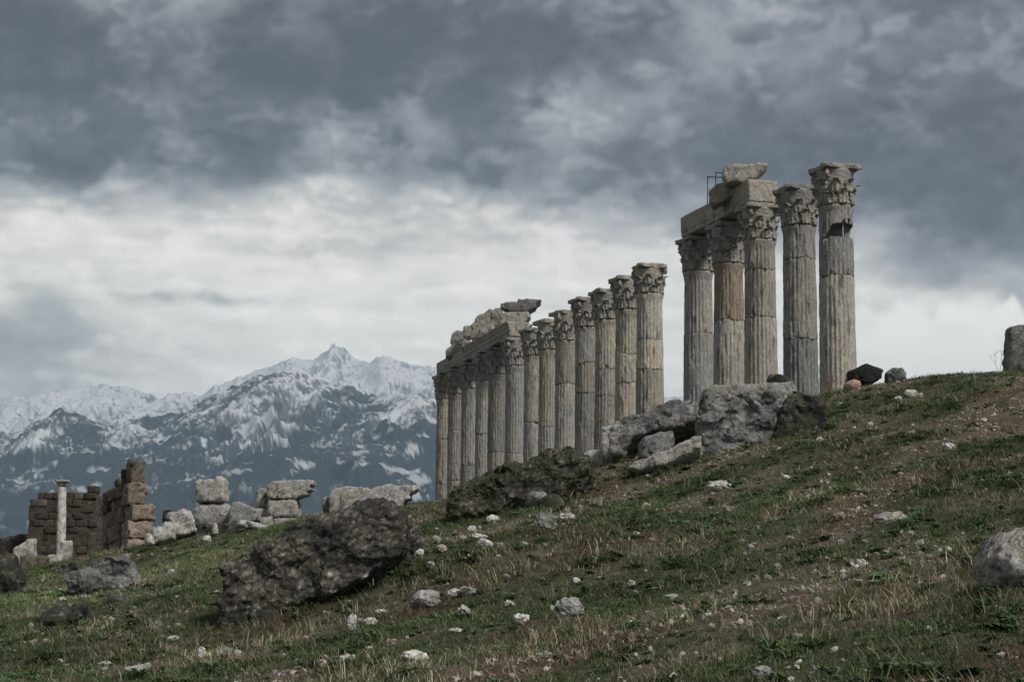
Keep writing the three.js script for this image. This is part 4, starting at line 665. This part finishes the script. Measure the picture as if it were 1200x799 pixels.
ruin('capping_slab', [[828, 470], [827, 456], [834, 451], [860, 450], [890, 448.5], [928, 448], [934, 454], [932, 464], [900, 463], [866, 464], [848, 468], [840, 471]], 33.7, 1.1, limestone(0.66, 71, 0.15), { cell: 0.028, amp: 0.03, round: 0.06 }, 'light crusted slab capping the cracked grey rock', 'stone slab');
ruin('dark_rock', [[901, 455], [903, 442], [908, 437.5], [918, 440], [930, 445], [932, 454]], 34.5, 0.5, conglomerate(0.5, 44, 0.1), { cell: 0.03, amp: 0.06 }, 'small dark knob on the capping slab', 'rock');
ruin('dark_rock', [[906, 516], [912, 488], [920, 468], [930, 460], [946, 462], [962, 466], [972, 478], [968, 498], [944, 516], [926, 526]], 33.4, 1.0, conglomerate(0.5, 54, 0.25), { cell: 0.03, amp: 0.06, pits: 0.015, facet: 0.08, round: 0.12 }, 'dark mossy rock against the side of the cracked grey rock', 'rock');
ruin('round_stone', [[616, 592], [617, 580], [624, 574.5], [636, 575], [643, 582], [642, 592]], 31, 0.4, greystone(1.6, 64), { cell: 0.025, round: 0.2 }, 'rounded light grey stone at the foot of the mossy heap', 'stone');
ruin('dark_rock', [[630, 600], [632, 586], [642, 579], [654, 579], [661, 588], [660, 599]], 30.6, 0.5, conglomerate(0.8, 74, 0.2), { cell: 0.025 }, 'brown rock leaning on the rounded light grey stone', 'rock');
ruin('black_stone', [[998, 447], [998, 434], [1007, 430], [1016, 424.5], [1027, 429], [1038, 432], [1033, 443], [1020, 450]], 39.3, 0.6, greystone(0.12, 84), { cell: 0.025, amp: 0.02, fine: 0.006, round: 0.05 }, 'angular black stone on the skyline beside the tallest column', 'stone');
ruin('pink_stone', [[990, 455], [993, 448], [1001, 443.5], [1009, 446], [1011, 452], [1004, 457]], 37.8, 0.3, (x, y, z) => { const k = 1 + fbm(x * 8, y * 8, z * 8, 3) * 0.2; return [0.42 * k, 0.29 * k, 0.24 * k]; }, { cell: 0.02, amp: 0.01, fine: 0.004, round: 0.1 }, 'smooth pinkish stone below the angular black stone', 'stone');
ruin('grey_stone', [[1040, 449], [1041, 437], [1048, 430], [1058, 430], [1064, 436], [1063, 444], [1052, 450]], 39.5, 0.35, greystone(1.35, 94), { cell: 0.02, amp: 0.02, round: 0.12 }, 'rounded grey stone on the skyline past the angular black stone', 'stone');
ruin('pillar_stub', [[1182, 436], [1182, 420], [1184, 417], [1184, 390], [1187, 382], [1196, 379], [1215, 380], [1220, 388], [1220, 417], [1224, 420], [1224, 436]], 42, 0.6, greystone(1.25, 104), { cell: 0.035, round: 0.15, fine: 0.01 }, 'grey broken pillar stub standing on the skyline', 'column stub');
ruin('weathered_boulder', [[1166, 688], [1162, 660], [1167, 646], [1180, 634], [1198, 624], [1220, 616], [1248, 614], [1272, 624], [1284, 652], [1276, 688], [1230, 702], [1186, 698]], 13.2, 0.7, limestone(0.66, 114, 0.45), { cell: 0.016, amp: 0.04, freq: 4, pits: 0.012, fine: 0.012, round: 0.3 }, 'large pale weathered boulder half sunk in dry grass', 'boulder');

// ---------------------------------------------------------------- loose stones lying on the slope
{
  const R = rng(321);
  const kinds = { w: [(s) => limestone(1.18, s, 0.05), 'white'], g: [(s) => greystone(1.9, s), 'grey'], t: [(s) => limestone(0.85, s, 0.75), 'tan'] };
  const stone = (px, py, w, h, kind, label, grp, name = 'loose_stone', cat = 'stone') => {
    const p = hit(px, py + h * 0.45), d = -p.z, k = d / F, g = paint(pebbleGeo(w * k * 1.12, h * k * 1.5, w * k * (0.6 + R() * 0.35), { seed: R() * 500, detail: w > 20 ? 9 : 6, amp: 0.25 }), kinds[kind][0](R() * 90));
    const m = mesh(name, g, stoneMat); m.position.copy(p); m.position.y += h * k * 0.36; m.rotation.set((R() - 0.5) * 0.3, (R() - 0.5) * 0.7, (R() - 0.5) * 0.3);
    return tag(m, label, cat, grp);
  };
  // stones that stand out
  for (const [px, py, w, h, k, label] of [
    [638, 613, 26, 19, 'g', 'rounded grey stone touching a thin white slab below the mossy heap'], [665, 607, 25, 8, 'w', 'thin white slab beside a rounded grey stone below the mossy heap'],
    [500, 703, 34, 18, 'g', 'flat grey stone with a tilted top below the pitted boulder'], [667, 713, 30, 20, 'g', 'squat grey stone lying alone in bare gravelly earth'],
    [412, 731, 15, 20, 'w', 'upright triangular white stone at the foot of the pitted boulder'], [487, 770, 32, 12, 'w', 'long flat pale stone half buried in dry grass'],
    [845, 569, 29, 11, 'w', 'bright white flat stone on the grass below the cracked rock'], [1043, 606, 35, 14, 't', 'long tan stone with a flat top sunk in the slope'],
    [895, 791, 26, 17, 'g', 'grey stone with a dry stick standing beside it'], [161, 783, 34, 10, 'w', 'long thin white stone slanting in the meadow weeds'],
    [568, 638, 18, 11, 'w', 'pale stone touching a small tan stone below the mossy heap'], [586, 641, 14, 8, 't', 'small tan stone touching a pale stone below the mossy heap'], [612, 724, 21, 12, 'w', 'white peaked stone uphill of dark weedy grass']]) stone(px, py, w, h, k, label, undefined);
  // look-alikes
  const GW = 'small white stones scattered over the slope', LW = 'small white stone lying among the slope grass';
  for (const [px, py, w, h] of [[578, 608, 17, 8], [562, 629, 18, 6], [512, 632, 11, 8], [516, 643, 15, 8], [490, 649, 17, 10], [504, 661, 9, 6], [553, 619, 10, 5], [531, 695, 15, 12], [549, 692, 22, 8], [543, 716, 14, 11], [597, 707, 11, 8], [647, 713, 7, 5], [535, 738, 17, 6], [448, 717, 16, 6], [433, 729, 17, 8], [407, 771, 18, 8], [593, 675, 9, 5], [613, 638, 9, 5], [642, 650, 9, 4], [770, 691, 14, 5], [787, 698, 16, 5], [740, 683, 9, 6],
    [921, 560, 13, 5], [986, 604, 9, 7], [1010, 660, 13, 9], [1008, 681, 12, 5], [911, 665, 11, 7], [935, 745, 14, 5], [1181, 611, 10, 5], [1173, 767, 10, 7], [1113, 734, 12, 6], [1089, 737, 9, 6], [956, 784, 10, 7], [1170, 785, 10, 4], [1068, 461, 14, 8], [1113, 524, 15, 8], [1053, 467, 8, 5], [1080, 463, 6, 5], [483, 636, 10, 6], [182, 733, 16, 10], [203, 748, 13, 5], [242, 632, 12, 7], [236, 764, 10, 9], [271, 762, 26, 6], [122, 778, 16, 5], [39, 752, 10, 6], [70, 775, 8, 5], [300, 790, 9, 5], [340, 770, 8, 4], [375, 777, 14, 7], [960, 515, 8, 4], [1020, 560, 8, 4], [1140, 560, 8, 5], [880, 640, 8, 4], [1060, 700, 9, 5], [830, 720, 8, 4], [700, 655, 8, 4], [745, 625, 8, 4], [675, 680, 9, 5], [985, 475, 9, 5], [962, 492, 10, 6], [1020, 497, 8, 5]]) stone(px, py, w, h, R() < 0.82 ? 'w' : 't', LW, GW);
  for (let k = 0, made = 0; k < 600 && made < 70; k++) { const px = R() * 1190, top = px < 480 ? 650 : 640 - (px - 480) * 0.24, py = top + R() * (795 - top), p = hit(px, py); if (px > 250 && px < 490 && py < 750 - (px - 290) * 0.5) continue; if (bareAt(p.x, p.z) < 0.35 && R() < 0.75) continue; const w = 4.5 + R() * 4.5; stone(px, py, w, w * (0.4 + R() * 0.3), R() < 0.7 ? 'w' : 't', LW, GW); made++; }
}

// ---------------------------------------------------------------- grass, weeds and gravel
{
  const R = rng(9001);
  const plantMat = new THREE.MeshPhysicalMaterial({ vertexColors: true, roughness: 0.9, side: THREE.DoubleSide, transmission: 0.25, thickness: 0, specularIntensity: 0.3 }); plantMat.name = 'leaf_blade';
  const straw = new THREE.MeshStandardMaterial({ vertexColors: true, roughness: 0.95, side: THREE.DoubleSide }); straw.name = 'dry_stalk';
  function tuft(n, spread, h0, h1, wid, lean, hue, seed) {
    const Q = rng(seed), pos = [], col = [], idx = [];
    for (let b = 0; b < n; b++) {
      const a = Q() * 6.28, r = Math.sqrt(Q()) * spread, x = Math.cos(a) * r, z = Math.sin(a) * r, h = lerp(h0, h1, Q() * Q()), f = Q() * 6.28, l = lean * (0.3 + Q()) * h, w = wid * (0.7 + Q() * 0.6), dx = Math.cos(f), dz = Math.sin(f), sx = -dz * w, sz = dx * w, c = hue(Q), o = pos.length / 3;
      for (const [t, k] of [[0, 1], [0.5, 0.85], [0.82, 0.5]]) { const e = t * t * l, y = h * t * (1 - 0.25 * t * lean * 0.5) - 0.015; pos.push(x + dx * e - sx * k, y, z + dz * e - sz * k, x + dx * e + sx * k, y, z + dz * e + sz * k); }
      pos.push(x + dx * l, h * (1 - 0.16 * lean) - 0.015, z + dz * l);
      idx.push(o, o + 1, o + 3, o, o + 3, o + 2, o + 2, o + 3, o + 5, o + 2, o + 5, o + 4, o + 4, o + 5, o + 6);
      for (let q = 0; q < 7; q++) col.push(...c);
    }
    const g = new THREE.BufferGeometry(); g.setAttribute('position', new THREE.Float32BufferAttribute(pos, 3)); g.setAttribute('color', new THREE.Float32BufferAttribute(col, 3)); g.setIndex(idx); g.computeVertexNormals(); return g;
  }
  function rosette(n, len, wid, seed, hue) {
    const Q = rng(seed), pos = [], col = [], idx = [];
    for (let b = 0; b < n; b++) {
      const a = b / n * 6.28 * 1.6 + Q(), L = len * (0.6 + Q() * 0.6), up = 0.25 + Q() * 0.8, dx = Math.cos(a), dz = Math.sin(a), w = wid * (0.7 + Q() * 0.6), c = hue(Q), o = pos.length / 3;
      [[0.05, 0.25], [0.35, 0.8], [0.65, 1], [0.88, 0.6]].forEach(([t, k]) => { const y = up * L * t * (1 - 0.55 * t); for (const s of [-1, 1]) pos.push(dx * L * t - dz * w * k * s, y + 0.25 * w * k, dz * L * t + dx * w * k * s); });
      pos.push(dx * L, up * L * 0.4, dz * L);
      for (let q = 0; q < 3; q++) { const p = o + q * 2; idx.push(p, p + 1, p + 3, p, p + 3, p + 2); } idx.push(o + 6, o + 7, o + 8);
      for (let q = 0; q < 9; q++) col.push(...c);
    }
    const g = new THREE.BufferGeometry(); g.setAttribute('position', new THREE.Float32BufferAttribute(pos, 3)); g.setAttribute('color', new THREE.Float32BufferAttribute(col, 3)); g.setIndex(idx); g.computeVertexNormals(); return g;
  }
  const green = (Q) => { const t = Q(), k = 0.6 + Q() * 0.8; return t < 0.8 ? [0.078 * k, 0.108 * k, 0.044 * k] : [0.25 * k, 0.245 * k, 0.155 * k]; };
  const dry = (Q) => { const k = 0.55 + Q() * 0.75, t = Q(); return t < 0.75 ? [0.27 * k, 0.23 * k, 0.165 * k] : [0.14 * k, 0.105 * k, 0.07 * k]; };
  const rust = (Q) => { const k = 0.5 + Q() * 0.8; return Q() < 0.6 ? [0.13 * k, 0.075 * k, 0.045 * k] : [0.07 * k, 0.07 * k, 0.035 * k]; };
  const weed = (Q) => { const k = 0.6 + Q() * 0.7; return [0.066 * k, 0.112 * k, 0.046 * k]; };
  const kinds = [
    { name: 'grass', geos: [tuft(52, 0.13, 0.025, 0.11, 0.0021, 1.0, green, 1), tuft(58, 0.16, 0.02, 0.085, 0.0023, 1.2, green, 2)], mat: plantMat, lists: [[], []], label: 'short green grass growing over the hillside' },
    { name: 'dry_grass', geos: [tuft(30, 0.1, 0.03, 0.2, 0.0016, 0.9, dry, 3), tuft(46, 0.16, 0.02, 0.1, 0.0019, 1.5, dry, 4)], mat: straw, lists: [[], []], label: 'dry straw coloured grass among the green' },
    { name: 'rusty_ground_cover', geos: [tuft(60, 0.15, 0.015, 0.065, 0.0023, 1.3, rust, 5)], mat: straw, lists: [[]], label: 'low rust brown ground cover on the slope' },
    { name: 'leafy_weeds', geos: [rosette(22, 0.06, 0.0085, 6, weed), rosette(30, 0.045, 0.0095, 7, weed)], mat: plantMat, lists: [[], []], label: 'low dark green leafy weeds on the hillside' }];
  const M = new THREE.Matrix4(), Qn = new THREE.Quaternion(), E = new THREE.Euler(), V = new THREE.Vector3(), S = new THREE.Vector3();
  const push = (k, v, x, y, z, s, tint) => { Qn.setFromEuler(E.set((R() - 0.5) * 0.3, R() * 6.28, (R() - 0.5) * 0.3)); M.compose(V.set(x, y, z), Qn, S.set(s * (0.8 + R() * 0.4), s * (0.75 + R() * 0.5), s * (0.8 + R() * 0.4))); kinds[k].lists[v].push([M.clone(), tint]); };
  // heights are read from a grid
  const gx0 = -16, gz0 = -52, gs = 0.15, gnx = 230, gnz = 310, grid = new Float32Array(gnx * gnz); for (let j = 0; j < gnz; j++) for (let i = 0; i < gnx; i++) grid[j * gnx + i] = ground(gx0 + i * gs, gz0 + j * gs);
  const hgt = (x, z) => { const fx = (x - gx0) / gs, fz = (z - gz0) / gs, i = Math.floor(fx), j = Math.floor(fz), a = fx - i, b = fz - j; if (i < 0 || j < 0 || i >= gnx - 1 || j >= gnz - 1) return ground(x, z); const o = j * gnx + i; return lerp(lerp(grid[o], grid[o + 1], a), lerp(grid[o + gnx], grid[o + gnx + 1], a), b); };
  const step = 0.105;
  for (let z = -51; z < -7.5; z += step) {
    const half = -z * 0.262 + 1.6;
    for (let x = -half; x < half; x += step) {
      const X = x + (R() - 0.5) * step * 1.6, Z = z + (R() - 0.5) * step * 1.6, b = bareAt(X, Z), d = dryAt(X, Z), ru = rustAt(X, Z), me = meadowAt(X, Z), cl = fbm(across(X, Z) * 1.3, 8, along(X, Z) * 0.6, 3), y = hgt(X, Z), q = R(), t = (0.92 + R() * 0.6 + cl * 0.4) * (1 + 0.5 * fbm(across(X, Z) * 0.35 + 90, 4, along(X, Z) * 0.14, 3));
      if (q < b * 0.8 - 0.05) { if (R() < 0.16) push(1, 1, X, y, Z, 0.7 + R() * 0.5, t); continue; }
      const s = (0.72 + 0.75 * sst(-0.3, 0.5, cl)) * (0.8 + R() * 0.5);
      if (R() < ru * 0.55) { push(2, 0, X, y, Z, s, t); if (R() < 0.2) push(1, 0, X, y, Z, s, t); }
      else if (R() < d * 0.42) push(1, R() < 0.4 ? 0 : 1, X, y, Z, s * 1.05, t);
      else if (R() < 0.16 + 0.3 * sst(0.1, 0.5, cl)) push(3, R() < 0.5 ? 0 : 1, X, y, Z, s * (1 + R() * 0.5), t);
      else push(0, R() < 0.5 ? 0 : 1, X, y, Z, s, t * (1 + 0.75 * me));
    }
  }
  let total = 0;
  for (const k of kinds) k.lists.forEach((list, v) => {
    if (!list.length) return;
    const im = new THREE.InstancedMesh(k.geos[v], k.mat, list.length); im.name = numbered(k.name); im.castShadow = im.receiveShadow = true; const c = new THREE.Color();
    list.forEach(([m, t], i) => { im.setMatrixAt(i, m); im.setColorAt(i, c.setRGB(t, t * (0.97 + (i % 7) * 0.01), t * 0.95)); }); total += list.length;
    scene.add(im); im.userData = { label: k.label, category: k.name.replace(/_/g, ' '), kind: 'stuff' };
  });
  // gravel
  const pg = [1, 2, 3].map((s) => pebbleGeo(1, 0.5, 0.75, { seed: s * 17, detail: 2, amp: 0.4, facets: 8 })), white = new THREE.MeshStandardMaterial({ color: 0xffffff, roughness: 0.95 }); white.name = 'gravel';
  const gl = [[], [], []];
  for (let k = 0; k < 190000; k++) { const z = -8 - Math.pow(R(), 0.6) * 38, half = -z * 0.262 + 1.2, x = (R() * 2 - 1) * half, b = bareAt(x, z); if (R() > 0.06 + b * 0.9 * sst(-0.25, 0.35, fbm(x * 0.9, 3, z * 0.9, 3))) continue; const s = 0.01 + R() * 0.012 + Math.pow(R(), 8) * 0.06; Qn.setFromEuler(E.set(R(), R() * 6, R())); M.compose(V.set(x, hgt(x, z) + s * 0.2, z), Qn, S.set(s, s, s)); gl[k % 3].push(M.clone()); }
  gl.forEach((l, v) => { const im = new THREE.InstancedMesh(pg[v], white, l.length); im.name = numbered('gravel'); im.castShadow = im.receiveShadow = true; const c = new THREE.Color(); l.forEach((m, i) => { im.setMatrixAt(i, m); const k = 0.2 + R() * R() * 0.5, w = R(); im.setColorAt(i, c.setRGB(k, k * lerp(0.8, 0.98, w), k * lerp(0.65, 0.93, w))); }); total += l.length; scene.add(im); im.userData = { label: 'loose pale gravel in the bare earth', category: 'gravel', kind: 'stuff' }; });
}

// ---------------------------------------------------------------- small growth
{
  const R = rng(515), wood = (c) => { const m = new THREE.MeshStandardMaterial({ color: new THREE.Color(...c), roughness: 1 }); m.name = 'twig'; return m; };
  const twigs = (n, h, spread, r, forks) => { const gs = []; const grow = (p, dir, len, rad, left) => { const q = p.clone().addScaledVector(dir, len), m = p.clone().lerp(q, 0.5).add(new THREE.Vector3((R() - 0.5), (R() - 0.5), (R() - 0.5)).multiplyScalar(len * 0.2)); gs.push(new THREE.TubeGeometry(new THREE.CatmullRomCurve3([p, m, q]), 4, rad, 4)); if (left) for (let k = 0; k < 3; k++) grow(q, dir.clone().add(new THREE.Vector3((R() - 0.5) * 1.3, R() * 0.3, (R() - 0.5) * 1.3)).normalize(), len * (0.5 + R() * 0.3), rad * 0.65, left - 1); }; for (let k = 0; k < n; k++) grow(new THREE.Vector3((R() - 0.5) * 0.1, -0.03, (R() - 0.5) * 0.1), new THREE.Vector3((R() - 0.5) * spread, 1, (R() - 0.5) * spread).normalize(), h * (0.3 + R() * 0.25), r, forks); return mergeGeometries(gs); };
  const plant = (name, px, py, geo, c, label, cat) => { const p = hit(px, py), m = mesh(name, geo, wood(c)); m.position.copy(p); tag(m, label, cat); };
  plant('leafless_shrub', 975, 461, twigs(9, 0.42, 1.3, 0.006, 2), [0.2, 0.13, 0.1], 'small reddish leafless shrub at the foot of the tallest column', 'shrub');
  plant('thin_sapling', 1172, 436, twigs(2, 0.75, 0.7, 0.006, 2), [0.17, 0.15, 0.12], 'thin leafless sapling beside the pillar stub on the skyline', 'sapling');
  plant('dry_stick', 908, 789, twigs(1, 0.3, 0.1, 0.007, 0), [0.14, 0.12, 0.1], 'dry upright stick beside the grey stone', 'stick');
  const spots = [[1180, 700], [1168, 690], [1195, 706], [640, 775], [690, 770], [460, 760], [860, 770], [1060, 690], [330, 745], [1100, 660]];
  spots.forEach(([px, py], i) => plant('dry_stalk_tuft', px, py, twigs(14, 0.22, 1.5, 0.0022, 0), [0.3, 0.25, 0.17], 'tuft of tall pale dry stalks in the slope grass', 'grass tuft'));
  scene.children.filter((o) => o.name.startsWith('dry_stalk_tuft')).forEach((o) => { o.userData.group = 'tufts of dry stalks on the slope'; });
}

renderer.render(scene, camera);
